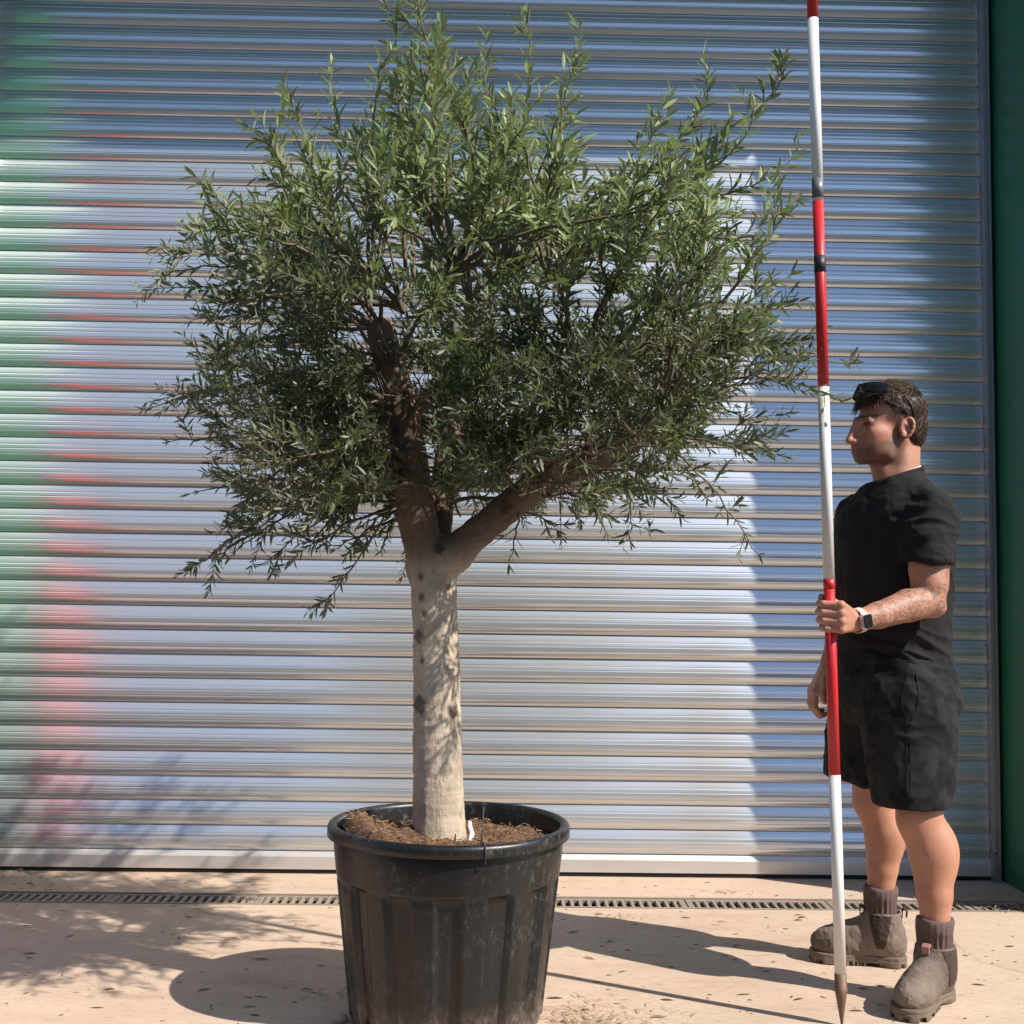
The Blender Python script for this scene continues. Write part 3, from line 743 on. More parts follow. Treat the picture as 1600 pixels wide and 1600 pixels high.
for ti, (px, py, dy, dens) in enumerate(tips):
    tip = at(px, py, 3.40+dy)
    sparse = dens <= .5
    best = sorted(attach, key=lambda a: (a-tip).length+(.25 if a.z > tip.z+.05 else 0)+random.uniform(0, .18))[0]
    ln = (tip-best).length
    c1 = best+(tip-best)*.35+Vector((random.gauss(0, .05), random.gauss(0, .05), .16*ln+random.uniform(-.03, .05)))
    c2 = best+(tip-best)*.75+Vector((random.gauss(0, .03), random.gauss(0, .03), .06*ln+random.uniform(-.03, .03)))
    if py < 330: c2 = tip+Vector((random.gauss(0, .03), random.gauss(0, .03), -.25*ln))
    pts = []
    for i in range(13):
        t = i/12; p = best*(1-t)**3+c1*3*t*(1-t)**2+c2*3*t*t*(1-t)+tip*t**3
        if 0 < i < 12: p = p+vec_rand()*.006
        pts.append(p)
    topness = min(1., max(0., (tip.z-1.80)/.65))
    young_lit = min(1., max(0., topness*.9+random.uniform(-.15, .25)))
    parts = []
    leafy(pts, .0075 if not sparse else .0045, .0013, young_lit, .046+.030*topness, .55 if not sparse else .5, .026, parts, 5)
    nt_ = int(dens*(5+ln*13)*(1.36-.80*topness)*(.62 if ti < len(outline) else 1))
    for q in range(nt_):
        t = random.uniform(.22, .97) if not sparse else random.uniform(.45, .95)
        i = min(int(t*12), 11); p = pts[i].lerp(pts[i+1], t*12-i); td = (pts[i+1]-pts[i]).normalized()
        side = vec_rand(); side = (side-td*side.dot(td)).normalized()
        dd = (td*random.uniform(.55, 1.1)+side*random.uniform(.5, 1.)+Vector((0, 0, .28+.3*topness))).normalized()
        L = random.uniform(.08, .24)*(1.05-.5*t)*(.6 if sparse else 1)
        bend = Vector((0, 0, random.uniform(-.25, .35)))+vec_rand()*.2
        tp = [p, p+dd*L*.33+bend*L*.03, p+dd*L*.66+bend*L*.12, p+dd*L+bend*L*.28]
        leafy(tp, .002, .0008, min(1, max(0, young_lit+random.uniform(-.2, .25))), random.uniform(.034, .050)+.024*topness, .1, .0150+.0085*topness, parts, 3)
    bo_ = merged('branch', parts, M['twig_bark'], tree)
# dry snapped twiglets at the two forks of the crown
LB = np.array([tuple(v) for v in LB]); LD = np.array([tuple(v) for v in LD]); LN = np.array([tuple(v) for v in LN]); LLn = np.array(LLn); LW = np.array(LW); LC = np.array(LC)
LS = np.cross(LN, LD)
tm = np.array([0, .2, .48, .76, 1.]); hw = np.array([0, .62, 1., .72, 0])
tv = [(t, 0, -.10*t*t) for t in tm]+[(tm[i], hw[i]*.5, -.10*tm[i]**2+.035*hw[i]) for i in (1, 2, 3)]+[(tm[i], -hw[i]*.5, -.10*tm[i]**2+.035*hw[i]) for i in (1, 2, 3)]
tv = np.array(tv)
tq = [(1, 2, 6, 5), (2, 3, 7, 6), (1, 8, 9, 2), (2, 9, 10, 3)]; tt = [(0, 1, 5), (3, 4, 7), (0, 8, 1), (3, 10, 4)]
# the two sawn limbs stand clear of leaves on the yard side
RR = np.array([tuple(CR), tuple(-CU), tuple(_f)]); qq = (LB-np.array([0, 0, CAM_H]))@RR.T; pxl = np.stack([800+FPX*qq[:, 0]/qq[:, 2], 800+FPX*qq[:, 1]/qq[:, 2]], -1)
def near_seg(a, b, w):
    a, b = np.array(a, float), np.array(b, float); t = np.clip(((pxl-a)@(b-a))/((b-a)@(b-a)), 0, 1); return np.linalg.norm(pxl-a-t[:, None]*(b-a), axis=1) < w
pr_ = RNG.random(len(LB)); front_ = LB[:, 1] < 3.40
kill = front_ & ((near_seg((655, 850), (632, 640), 42) & (pr_ < .86)) | (near_seg((632, 640), (592, 505), 50) & (pr_ < .97)) | (near_seg((700, 850), (900, 725), 42) & (pr_ < .88)) | (near_seg((900, 725), (990, 690), 34) & (pr_ < .7)))
LB, LD, LN, LLn, LW, LC, LS = [a[~kill] for a in (LB, LD, LN, LLn, LW, LC, LS)]
order = np.argsort(LB[:, 1]+.0*LLn); big = np.zeros(len(LB), bool)
# the leaves that show largest: nearest the camera
big[order[:300]] = True
idx = np.nonzero(~big)[0]; n = len(idx)
curl = RNG.uniform(.2, 1.9, n)[:, None, None]
Vl = LB[idx][:, None, :]+tv[None, :, 0:1]*LLn[idx][:, None, None]*LD[idx][:, None, :]+tv[None, :, 1:2]*LW[idx][:, None, None]*LS[idx][:, None, :]+tv[None, :, 2:3]*curl*LLn[idx][:, None, None]*LN[idx][:, None, :]
off = (np.arange(n)*11)[:, None, None]
me = npmesh('crown', Vl.reshape(-1, 3), [(np.array(tq)[None]+off).reshape(-1, 4), (np.array(tt)[None]+off).reshape(-1, 3)])
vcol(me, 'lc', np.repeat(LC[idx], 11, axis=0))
cr_ = link('crown', me, M['olive_leaf'], tree); cr_['kind'] = 'stuff'
protos = []
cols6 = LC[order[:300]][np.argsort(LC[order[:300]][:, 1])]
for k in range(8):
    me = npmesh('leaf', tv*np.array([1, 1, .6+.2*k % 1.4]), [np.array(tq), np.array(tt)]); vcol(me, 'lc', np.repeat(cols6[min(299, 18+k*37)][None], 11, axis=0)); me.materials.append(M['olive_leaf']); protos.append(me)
mpi = Matrix.Translation(-tree.location)
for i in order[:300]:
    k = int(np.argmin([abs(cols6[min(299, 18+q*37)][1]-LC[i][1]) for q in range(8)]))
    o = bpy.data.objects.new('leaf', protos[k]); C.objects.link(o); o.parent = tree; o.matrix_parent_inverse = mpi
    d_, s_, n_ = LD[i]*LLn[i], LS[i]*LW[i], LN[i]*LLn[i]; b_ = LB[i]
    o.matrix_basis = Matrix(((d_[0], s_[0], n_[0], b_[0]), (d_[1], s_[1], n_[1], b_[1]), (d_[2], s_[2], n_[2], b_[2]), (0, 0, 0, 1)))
print('LEAVES', len(LB))

# ------------------------------------------------------------------ ranging pole
pole = empty('ranging_pole', (.976, 3.338, 0)); tag(pole, 'tall red and white banded measuring pole with a rusty spike, held upright', 'pole')
P0 = Vector((.9745, 3.338, 0.)); PDIR = Vector((-.0239, .0, 1.))
def pole_at(z): return P0+PDIR*z
def band(name, z0, z1, r0, mat, r1=None, n=20):
    return tube(name, [pole_at(z0), pole_at(z1)], [r0, r1 if r1 else r0], n, mat, pole)
tube('spike', [pole_at(z) for z in (.0, .02, .085, .10, .102, .142)], [.0025, .0055, .0155, .0182, .0165, .0165], 16, M['rusty_steel'], pole)
zb = [.142, .683, 1.228, 1.776, 2.317, 2.862, 3.40]
for i in range(6):
    red = i % 2 == 1
    band('red_band' if red else 'white_band', zb[i], zb[i+1], .0158, M['red_paint'] if red else M['white_paint'])
band('tape_wrap', 2.108, 2.157, .0166, M['black_tape']); band('tape_wrap', 2.326, 2.383, .0166, M['grey_tape'])
tube('joint_collar', [pole_at(1.20), pole_at(1.228)], .0163, 20, M['red_paint'], pole)
tube('top_cap', [pole_at(3.40), pole_at(3.405), pole_at(3.41)], [.0162, .0162, .01], 16, M['black_tape'], pole)

# ------------------------------------------------------------------ person
per = empty('person', (1.27, 3.72, 0)); tag(per, 'man in black t-shirt, dark shorts and muddy boots holding the banded pole', 'person')
HO = np.array([1.247, 3.72, 1.735]); HA = math.radians(11)
HF = np.array([-math.cos(HA), -math.sin(HA), 0]); HL = np.array([math.sin(HA), -math.cos(HA), 0]); HM = np.array([HF, HL, [0, 0, 1]])
def hp(u, v, w_): return HO+HF*u+HL*v+np.array([0, 0, w_])
def hl(P): q = P-HO; return q@HF, q@HL, q[:, 2]
TA = math.radians(18)
S = SDF(axis((.86, 1.32, .0032), (1.32, 1.56, .005)), axis((3.26, 3.41, .0032), (3.41, 3.6, .005), (3.6, 3.84, .0032), (3.84, 4.1, .005)), axis((.10, .76, .006), (.76, 1.2, .0036), (1.2, 1.5, .006), (1.5, 1.90, .0028)))
# torso and hips under the clothes
S.stack([1.52, 1.46, 1.38, 1.2, 1.0, .9, .80], [1.268, 1.262, 1.258, 1.258, 1.25, 1.255, 1.255], [3.72]*7, [.08, .115, .132, .135, .135, .145, .13], [.10, .17, .19, .18, .17, .17, .15], TA)
# neck
S.cone((1.275, 3.72, 1.50), (1.262, 3.72, 1.67), .060, .054, .02)
S.cone((1.235, 3.712, 1.55), (1.215, 3.71, 1.62), .040, .036, .015)
S.cone(hp(-.06, 0, -.05), (1.29, 3.72, 1.52), .044, .05, .02)
# skull and face
S.ell(hp(-.014, 0, .028), (.100, .076, .087), HM, .02)
S.ell(hp(.034, 0, -.030), (.074, .058, .096), HM, .016)
for s_ in (-1, 1):
    S.cone(hp(-.012, s_*.051, -.06), hp(.03, s_*.044, -.108), .020, .018, .014)
    S.cone(hp(.03, s_*.044, -.108), hp(.094, s_*.013, -.116), .017, .018, .014)
    S.ell(hp(.058, s_*.043, -.040), (.034, .017, .020), HM, .022)          # cheekbone
    S.ell(hp(.050, s_*.034, -.080), (.042, .021, .034), HM, .032)          # cheek
    S.cone(hp(.103, s_*.010, .004), hp(.090, s_*.036, .004), .0100, .0060, .012)  # brow ridge
S.cone(hp(.06, 0, -.110), hp(.097, 0, -.115), .022, .0205, .012)
S.ell(hp(.098, 0, -.088), (.026, .030, .030), HM, .014)                # muzzle
S.ell(hp(.099, 0, -.032), (.024, .016, .044), HM, .010)                # root of the nose
for s_ in (-1, 1): S.ell(hp(.109, s_*.040, -.0125), (.024, .019, .0125), HM, .008, 'cut')
S.cone(hp(.113, 0, .004), hp(.124, 0, -.030), .0075, .0085, .007); S.cone(hp(.124, 0, -.030), hp(.138, 0, -.060), .0085, .0095, .007)
S.ell(hp(.114, 0, -.066), (.022, .015, .016), HM, .006); S.ell(hp(.136, 0, -.065), (.0135, .011, .0095), HM, .007)
for s_ in (-1, 1):
    S.ell(hp(.120, s_*.0115, -.068), (.013, .008, .0085), HM, .006)
    S.ell(hp(.0815, s_*.034, -.0125), (.0125, .0125, .0120), HM, .006)
    S.cone(hp(.101, s_*.022, -.0035), hp(.088, s_*.041, -.0055), .0040, .0026, .004)
    S.cone(hp(.100, s_*.022, -.0205), hp(.088, s_*.041, -.0185), .0038, .0024, .005)
S.cone(hp(.1185, -.013, -.0855), hp(.1185, .013, -.0855), .0065, .0065, .006); S.cone(hp(.123, 0, -.084), hp(.123, 0, -.0841), .0055, .0055, .006)
S.cone(hp(.1155, -.013, -.0985), hp(.1155, .013, -.0985), .0075, .0075, .006)
S.ell(hp(.128, 0, -.0915), (.010, .03, .0020), HM, .002, 'cut')
# ears
for s_ in (-1, 1):
    for a in np.linspace(0, 2*PI, 15)[:-1]:
        r1, r2 = .017*math.cos(a)-.006*math.sin(a), .031*math.sin(a)
        S.cone(hp(-.016+r1*(1 if a < PI*1.1 else .75), s_*(.081-.010*math.cos(a)), -.027+r2), hp(-.016+.017*math.cos(a+.45)-.006*math.sin(a+.45), s_*(.081-.010*math.cos(a+.45)), -.027+.031*math.sin(a+.45)), .0052, .0052, .004)
    S.ell(hp(-.012, s_*.075, -.027), (.018, .009, .029), HM, .006)
    S.ell(hp(-.004, s_*.076, -.052), (.008, .006, .009), HM, .006)
    S.ell(hp(-.010, s_*.083, -.030), (.008, .006, .012), HM, .004, 'cut')
# near arm, elbow bent, hand on the pole
SHN = (1.314, 3.545, 1.42); ELN = (1.278, 3.475, 1.168); WRN = (1.022, 3.352, 1.110)
S.chain([SHN, (1.296, 3.502, 1.32), (1.284, 3.482, 1.22), ELN], [.055, .057, .053, .046], .008)
S.ell((1.270, 3.480, 1.265), (.048, .046, .06), None, .010)
S.chain([ELN, (1.205, 3.44, 1.156), (1.10, 3.388, 1.127), WRN], [.045, .047, .037, .028], .01)
S.ell((1.302, 3.478, 1.148), (.025, .028, .022), None, .02)
fz = [1.1575, 1.1345, 1.1115, 1.0895]; lens = [0, .003, .001, -.006]
for z, e in zip(fz, lens):
    px = pole_at(z).x; my = 3.303+(.004 if z == fz[3] else 0)
    S.chain([(1.014, 3.350, 1.112+(z-1.123)*.45), (px+.022, my, z-.002)], [.017, .0125], .010)
    S.chain([(px+.022, my, z-.002), (px-.024-e, 3.3165, z), (px-.026-e, 3.352, z+.001), (px+.002, 3.3685, z+.001)], [.0112, .0103, .0095, .0082], .0045)
    S.ell((px+.021, my-.003, z-.001), (.0105, .009, .010), None, .006)
S.chain([(1.008, 3.362, 1.128), (.985, 3.376, 1.152), (.953, 3.372, 1.172), (.925, 3.349, 1.1785)], [.018, .0135, .0112, .0085], .008)
# far arm, hanging
SHF = (1.20, 3.895, 1.42); ELF = (1.215, 3.955, 1.165); WRF = (1.108, 3.912, .968)
S.chain([SHF, (1.21, 3.935, 1.3), ELF], [.07, .06, .045], .025)
S.chain([ELF, (1.185, 3.945, 1.11), (1.14, 3.925, 1.03), WRF], [.045, .048, .037, .029], .02)
for j, (dy, e) in enumerate(((-.031, 0), (-.010, .006), (.011, .004), (.031, -.006))):
    S.chain([(1.102, 3.912+dy*.4, .955), (1.052, 3.905+dy, .868)], [.018, .0125], .012)
    S.chain([(1.052, 3.905+dy, .868), (1.048, 3.903+dy*.95, .822-e), (1.068, 3.90+dy*.9, .796-e), (1.088, 3.90+dy*.85, .800-e)], [.0112, .0098, .009, .0078], .0045)
S.chain([(1.10, 3.888, .938), (1.078, 3.862, .902), (1.068, 3.852, .862), (1.074, 3.852, .838)], [.017, .0135, .0108, .0085], .008)
# legs
S.chain([(1.285, 3.63, .90), (1.272, 3.585, .70), (1.272, 3.552, .535)], [.10, .085, .064], .03)
S.chain([(1.272, 3.552, .535), (1.300, 3.545, .43), (1.308, 3.535, .31), (1.308, 3.53, .22), (1.305, 3.53, .11)], [.062, .062, .050, .040, .040], .012)
S.ell((1.324, 3.545, .425), (.058, .060, .095), None, .03); S.ell((1.256, 3.545, .515), (.045, .045, .05), None, .03)
S.chain([(1.225, 3.81, .90), (1.225, 3.845, .70), (1.237, 3.868, .535)], [.10, .083, .063], .03)
S.chain([(1.237, 3.868, .535), (1.266, 3.875, .43), (1.268, 3.882, .31), (1.262, 3.885, .22), (1.262, 3.885, .11)], [.060, .058, .048, .040, .040], .012)
S.ell((1.287, 3.875, .415), (.052, .056, .09), None, .03); S.ell((1.222, 3.868, .515), (.044, .044, .05), None, .03)
me = S.mesh('body')
nv = len(me.vertices); V = np.empty(nv*3, np.float32); me.vertices.foreach_get('co', V); V = V.reshape(-1, 3).astype(float)
u, v, w_ = hl(V); head = (V[:, 2] > 1.58)
c = np.tile(np.array([.44, .205, .124]), (nv, 1))
n1 = vnoise(V, 30, 3, 3)[:, None]
def blend(mask, col):
    global c
    c = c*(1-mask[:, None])+np.array(col)*mask[:, None]
face = head & (u > -.02)
blend(face*.55*sstep(.02, .08, u), (.44, .19, .125))
blend(head*np.exp(-(((u-.075)/.03)**2+((np.abs(v)-.045)/.03)**2+((w_+.045)/.025)**2))*.6, (.50, .17, .12))
blend(head*np.exp(-(((u-.14)/.02)**2+((w_+.06)/.02)**2))*.5, (.50, .18, .13))
jl = np.interp(u, [-.03, 0, .03, .06, .1], [-.03, -.05, -.078, -.090, -.098])
beard = head*sstep(jl+.028, jl+.002, w_)*sstep(-.04, -.005, u)*sstep(1.580, 1.600, V[:, 2])
beard = np.maximum(beard, head*sstep(.085, .10, u)*sstep(-.071, -.077, w_)*sstep(-.088, -.080, w_)*.6)
beard = np.maximum(beard, head*np.exp(-(((u-.018)/.014)**2))*sstep(.03, .0, w_)*.30*(np.abs(v) > .03))
blend(np.clip(beard, 0, 1)*(.50+.35*n1[:, 0]), (.070, .034, .022))
lips = head*(u > .105)*sstep(.021, .014, np.abs(v))*sstep(.0125, .009, np.abs(w_+.092))
blend(lips*.75, (.33, .10, .09))
eb = head*(u > .055)*np.exp(-((w_-.008-.004*sstep(.01, .04, np.abs(v)))/.0058)**2)*sstep(.006, .012, np.abs(v))*sstep(.056, .046, np.abs(v))
blend(eb*.95, (.024, .013, .009))
qe = np.sqrt((u-.086)**2+(np.abs(v)-.036)**2+(w_+.0125)**2)
blend(head*(qe < .0165)*sstep(.0085, .0060, np.abs(w_+.0125))*.9, (.03, .02, .017))
blend(head*(qe < .024)*.3, (.20, .085, .06))
blend(head*np.exp(-(((np.abs(v)-.083)/.01)**2+((u+.018)/.02)**2+((w_+.025)/.035)**2))*.6, (.55, .17, .12))
hand = np.exp(-(((V[:, 0]-.94)/.06)**2+((V[:, 2]-1.12)/.08)**2))*(V[:, 1] < 3.45)
blend(hand*.4, (.50, .23, .16))
vcol(me, 'skin', np.clip(c, 0, 1))
arm = (V[:, 1] < 3.56)*(V[:, 2] > 1.05)*(V[:, 2] < 1.30)
tat = arm*(sstep(1.045, 1.085, V[:, 0])*(V[:, 2] < 1.21)*.95+(V[:, 2] >= 1.2)*sstep(1.275, 1.315, V[:, 0])*.8)
ta = me.attributes.new('tattoo', 'FLOAT', 'POINT'); ta.data.foreach_set('value', np.clip(tat, 0, 1).astype(np.float32))
body = link('body', me, M['skin'], per)

# hair: a close cap with locks growing out of it
def hairline(u):      # lowest w that carries hair at this u
    return np.interp(u, [-.12, -.06, -.038, -.02, .02, .045, .07, .12], [-.085, -.078, -.035, .014, .022, .060, .076, .078])
S = SDF(axis((1.10, 1.40, .003)), axis((3.60, 3.84, .003)), axis((1.62, 1.90, .003)))
S.ell(hp(-.016, 0, .034), (.106, .081, .092), HM, .0)
S.ell(hp(-.055, 0, -.02), (.066, .066, .072), HM, .02)
G = np.stack(np.meshgrid(S.x, S.y, S.z, indexing='ij'), -1).reshape(-1, 3)
u, v, w_ = hl(G); cut = (hairline(u)-w_).reshape(S.F.shape); S.F = np.maximum(S.F, np.clip(cut, -.05, .05).astype(np.float32))
cap = S.mesh('hair'); cv = np.empty(len(cap.vertices)*3, np.float32); cap.vertices.foreach_get('co', cv); cv = cv.reshape(-1, 3)
cq = np.array([list(p.vertices) for p in cap.polygons])
cv = cv+vnormals(cap)*(.006*(vnoise(cv, 110, 5, 2)-.4))[:, None]
HV, HQ, HC = [cv], [cq], [np.tile(np.array([[.026, .015, .010]]), (len(cv), 1))]; nh = len(cv)
cn = vnormals(cap); uu_, vv_, ww_ = hl(cv.astype(float)); okv = np.nonzero((ww_ > hairline(uu_)+.003))[0]
frv = okv[(uu_[okv] > .035) & (ww_[okv] > .06)]
for i_ in np.concatenate([RNG.choice(okv, 4800), RNG.choice(frv, 1100)]):
    uu, vv, ww = uu_[i_], vv_[i_], ww_[i_]; nw = cn[i_].astype(float); nrm = np.array([nw@HF, nw@HL, nw[2]]); p = np.array([uu, vv, ww])-nrm*.003
    top = float(sstep(.060, .098, np.array([ww]))[0]); front = float(sstep(.03, .07, np.array([uu]))[0])*float(sstep(.055, .075, np.array([ww]))[0])
    long_ = max(top, front)
    flow = np.array([.8, RNG.normal()*.45, .0]) if long_ > .45 else np.array([-.3, 0, -1.]) if uu < .0 else np.array([-.1, 0, -1.])
    L = (.022+.020*RNG.random())*(.5+.6*long_) if long_ > .3 else (.010+.009*RNG.random())*(1.4 if uu < -.05 else 1)
    if front > .5: L += .004+.014*RNG.random()
    lift = .42 if top > .4 else .2
    t_ = flow-nrm*(flow@nrm); t_ /= np.linalg.norm(t_)+1e-9
    sw = np.cross(nrm, t_)*RNG.normal()*.7
    pts = []
    for k_ in range(5):
        s_ = k_/4; q = p+t_*L*s_+nrm*(L*lift*s_*(1-.5*s_)+.001)+sw*L*s_*s_*.7+np.array([0, 0, -.22*L*s_*s_*(1. if front > .4 else .3)])
        pts.append(hp(*q))
    r0 = RNG.uniform(.0008, .0017)
    Vt, Ft, _ = tube_arrays(pts, np.array([1, 1., .9, .6, .15])*r0, 4, False)
    HV.append(Vt); HQ.append(Ft+nh); nh += len(Vt)
    a = RNG.random()**1.5; HC.append(np.tile(np.array([[.030, .017, .011]])*(1-a)+np.array([[.14, .082, .048]])*a, (len(Vt), 1)))
me = npmesh('hair', np.concatenate(HV), np.concatenate(HQ)); vcol(me, 'hc', np.concatenate(HC)); hair = link('hair', me, M['hair'], per)

# t-shirt
S = SDF(axis((.98, 1.52, .0045)), axis((3.38, 4.06, .0045)), axis((.93, 1.63, .0045)))
for a, b, ra, rb in (((1.314, 3.545, 1.430), (1.277, 3.486, 1.262), .073, .072), ((1.20, 3.900, 1.43), (1.212, 3.94, 1.27), .078, .072)):
    S.cone(a, b, ra, rb, .01)
S.F = np.maximum(S.F, ((1.285+.06*(1.272-S.x))[:, None, None]-S.z[None, None, :]).astype(np.float32))
S.stack([1.60, 1.55, 1.515, 1.48, 1.44, 1.38, 1.28, 1.18, 1.08, 1.02, .965], [1.268, 1.268, 1.268, 1.265, 1.260, 1.258, 1.257, 1.257, 1.254, 1.25, 1.25], [3.72]*11,
        [.070, .084, .102, .126, .146, .158, .160, .156, .150, .145, .147], [.07, .098, .135, .168, .190, .198, .196, .190, .185, .184, .188], TA, .03, 2.25)
for b in ((1.308, 3.560, 1.455), (1.20, 3.885, 1.455)): S.cone((1.285, 3.72, 1.525), b, .05, .052, .03)
S.F = np.maximum(S.F, (S.z[None, None, :]-(1.533+(S.x-1.18)*.32)[:, None, None]).astype(np.float32))
S.cone((1.262, 3.72, 1.53), (1.25, 3.72, 1.66), .074, .074, .006, 'cut')
me = S.mesh('t_shirt')
def drape(me, fn):
    nv = len(me.vertices); V = np.empty(nv*3, np.float32); me.vertices.foreach_get('co', V); V = V.reshape(-1, 3).astype(float)
    V = V+vnormals(me)*fn(V)[:, None]; me.vertices.foreach_set('co', V.astype(np.float32).ravel()); me.update()
def ridge(P, fr, seed, oc=2): return 1-np.abs(2*vnoise(P, fr, seed, oc)-1)
def shirt_fold(V):
    wx = V+.05*(np.stack([vnoise(V, 7, s_, 2) for s_ in (31, 32, 33)], -1)-.5)
    waist = sstep(1.16, 1.03, V[:, 2])
    d = .026*waist*(ridge(wx*np.array([.45, .45, 1.7])+V[:, :1]*np.array([0, 0, .7]), 15, 41)-.6)
    slv = sstep(3.58, 3.52, V[:, 1])*sstep(1.24, 1.30, V[:, 2])*sstep(1.50, 1.42, V[:, 2])
    d += .020*slv*(ridge((wx+V[:, [2]]*np.array([.55, 0, 0]))*np.array([.6, .6, 1.25]), 19, 43)-.6)
    d += .015*(1-waist)*(ridge(wx*np.array([.8, .8, .55])+V[:, [2]]*np.array([.35, 0, 0]), 11, 44)-.6)+.006*(ridge(wx*np.array([1, 1, .8]), 26, 45)-.6)
    return d
drape(me, shirt_fold)
shirt = link('t_shirt', me, M['shirt_cloth'], per)
col_ = [(1.263+.086*math.cos(a), 3.72+.082*math.sin(a), 1.5345+(1.263+.086*math.cos(a)-1.18)*.32) for a in np.linspace(0, 2*PI, 41)]
tube('collar', col_, .0072, 8, M['shirt_cloth'], shirt)
neck_c = [(1.265+.0765*math.cos(a), 3.72+.0745*math.sin(a), 1.531+(1.265+.076*math.cos(a)-1.18)*.40) for a in np.linspace(0, 2*PI, 73)[:-1]]
parts = []
for i, p in enumerate(neck_c):
    q = neck_c[(i+1) % len(neck_c)]; parts.append(tube_arrays([p, tuple((a+b)/2 for a, b in zip(p, q)), q], [.0010, .0030, .0010], 6))
merged('necklace', parts, M['pearl'], per)

# shorts
def grid(): return SDF(axis((.98, 1.54, .005)), axis((3.38, 4.08, .005)), axis((.50, 1.04, .005)))
S = grid(); S.cone((1.272, 3.635, .87), (1.252, 3.560, .50), .142, .108, .01)
S.F = np.maximum(S.F, (.560-S.z)[None, None, :].astype(np.float32))
S2 = grid(); S2.cone((1.225, 3.81, .87), (1.190, 3.875, .50), .142, .112, .01)
S2.F = np.maximum(S2.F, ((.604-.24*(S.x-1.09))[:, None, None]-S.z[None, None, :]).astype(np.float32))
h = np.clip(.5+.5*(S.F-S2.F)/.012, 0, 1); S.F = S.F*(1-h)+S2.F*h-.012*h*(1-h)
S.stack([1.0, .96, .90, .85, .80], [1.25, 1.252, 1.256, 1.258, 1.258], [3.72]*5, [.146, .152, .166, .162, .140], [.180, .184, .19, .19, .16], TA, .035, 2.2)
S.cone((1.270, 3.60, .68), (1.250, 3.556, .50), .108, .098, .004, 'cut'); S.cone((1.206, 3.845, .68), (1.188, 3.878, .50), .108, .101, .004, 'cut')
me = S.mesh('shorts')
def shorts_fold(V):
    wx = V+.06*(np.stack([vnoise(V, 6, s_, 2) for s_ in (51, 52, 53)], -1)-.5)
    d = (.018*(ridge(wx*np.array([.9, .9, .7])+V[:, [2]]*np.array([.5, 0, 0]), 9, 54)-.6)+.008*(ridge(wx*np.array([.8, .8, 1.1]), 22, 57)-.6))*sstep(.555, .60, V[:, 2])
    d += .011*sstep(.86, .96, V[:, 2])*(ridge(wx*np.array([.5, .5, 1.8]), 14, 55)-.6)
    return d
drape(me, shorts_fold)
shorts = link('shorts', me, M['shorts_cloth'], per)
from mathutils.bvhtree import BVHTree
def bvh(me): return BVHTree.FromPolygons([v.co.copy() for v in me.vertices], [tuple(p.vertices) for p in me.polygons])
bt = bvh(me)
def lay(name, pix, bt, rad, mat, parent, sub=6):
    """a seam that lies on a surface, given by the points it passes in the photograph"""
    pts = []
    for i in range(len(pix)-1):
        for k in range(sub):
            t = k/sub; px, py = pix[i][0]*(1-t)+pix[i+1][0]*t, pix[i][1]*(1-t)+pix[i+1][1]*t
            dv = (at(px, py, 3.)-Vector((0, 0, CAM_H))).normalized()
            hit = bt.ray_cast(Vector((0, 0, CAM_H)), dv)
            if hit[0] is not None: pts.append(hit[0]-dv*rad*.35)
    if len(pts) > 2: tube(name, pts, rad, 5, mat, parent)
lay('side_seam', [(1421, 1128), (1422, 1180), (1424, 1262)], bt, .0009, M['shorts_cloth'], shorts)
lay('side_seam', [(1416, 1130), (1416, 1180), (1418, 1262)], bt, .0008, M['shorts_cloth'], shorts)
lay('pocket_edge', [(1418, 1050), (1409, 1085), (1410, 1108), (1420, 1128)], bt, .0009, M['shorts_cloth'], shorts)
lay('pocket_edge', [(1431, 1050), (1436, 1085), (1432, 1112), (1421, 1128)], bt, .0018, M['shorts_cloth'], shorts)

# boots and socks
def boot_upper():
    S = SDF(axis((-.11, .25, .003)), axis((-.075, .075, .003)), axis((.015, .22, .003)))
    S.ell((.152, .002, .058), (.068, .050, .047), None, .01); S.ell((.09, 0, .062), (.085, .046, .060), None, .03)
    S.ell((-.02, 0, .070), (.060, .043, .075), None, .03); S.cone((-.010, 0, .10), (-.008, 0, .17), .053, .054, .03)
    S.cone((.015, 0, .12), (.10, 0, .085), .042, .030, .04)
    S.F = np.maximum(S.F, np.maximum((.028-S.z), S.z-.166)[None, None, :].astype(np.float32))
    S.cone((-.008, 0, .14), (-.008, 0, .24), .047, .049, .004, 'cut')
    return S.mesh('boot')
def boot_sole():
    S = SDF(axis((-.11, .25, .003)), axis((-.075, .075, .003)), axis((-.006, .06, .003)))
    X, Y, Z = S.x[:, None, None], S.y[None, :, None], S.z[None, None, :]
    t = np.clip((X+.04)/.21, 0, 1); r = .041+.014*t-.010*np.sin(PI*np.clip(t*1.15, 0, 1))**2*(t < .85)
    d2 = np.sqrt((X+.04-t*.21)**2+Y**2)-r
    d = np.maximum(d2, np.maximum(-Z, Z-.036)); d = np.maximum(d, -(np.abs(Z-.024)-.0012)-(np.maximum(0, -d2-.002)*5))
    a = np.arctan2(Y, X-.065); lug = (np.sin(a*22+0*Z) > .35) & (d2 > -.013) & (Z < .014)
    d = np.where(lug, np.maximum(d, .004), d)
    arch = (X > .005) & (X < .045) & (Z < .010); d = np.where(arch, np.maximum(d, .004), d)
    S.F = d.astype(np.float32); return S.mesh('sole', False)
bu, bs_ = boot_upper(), boot_sole()
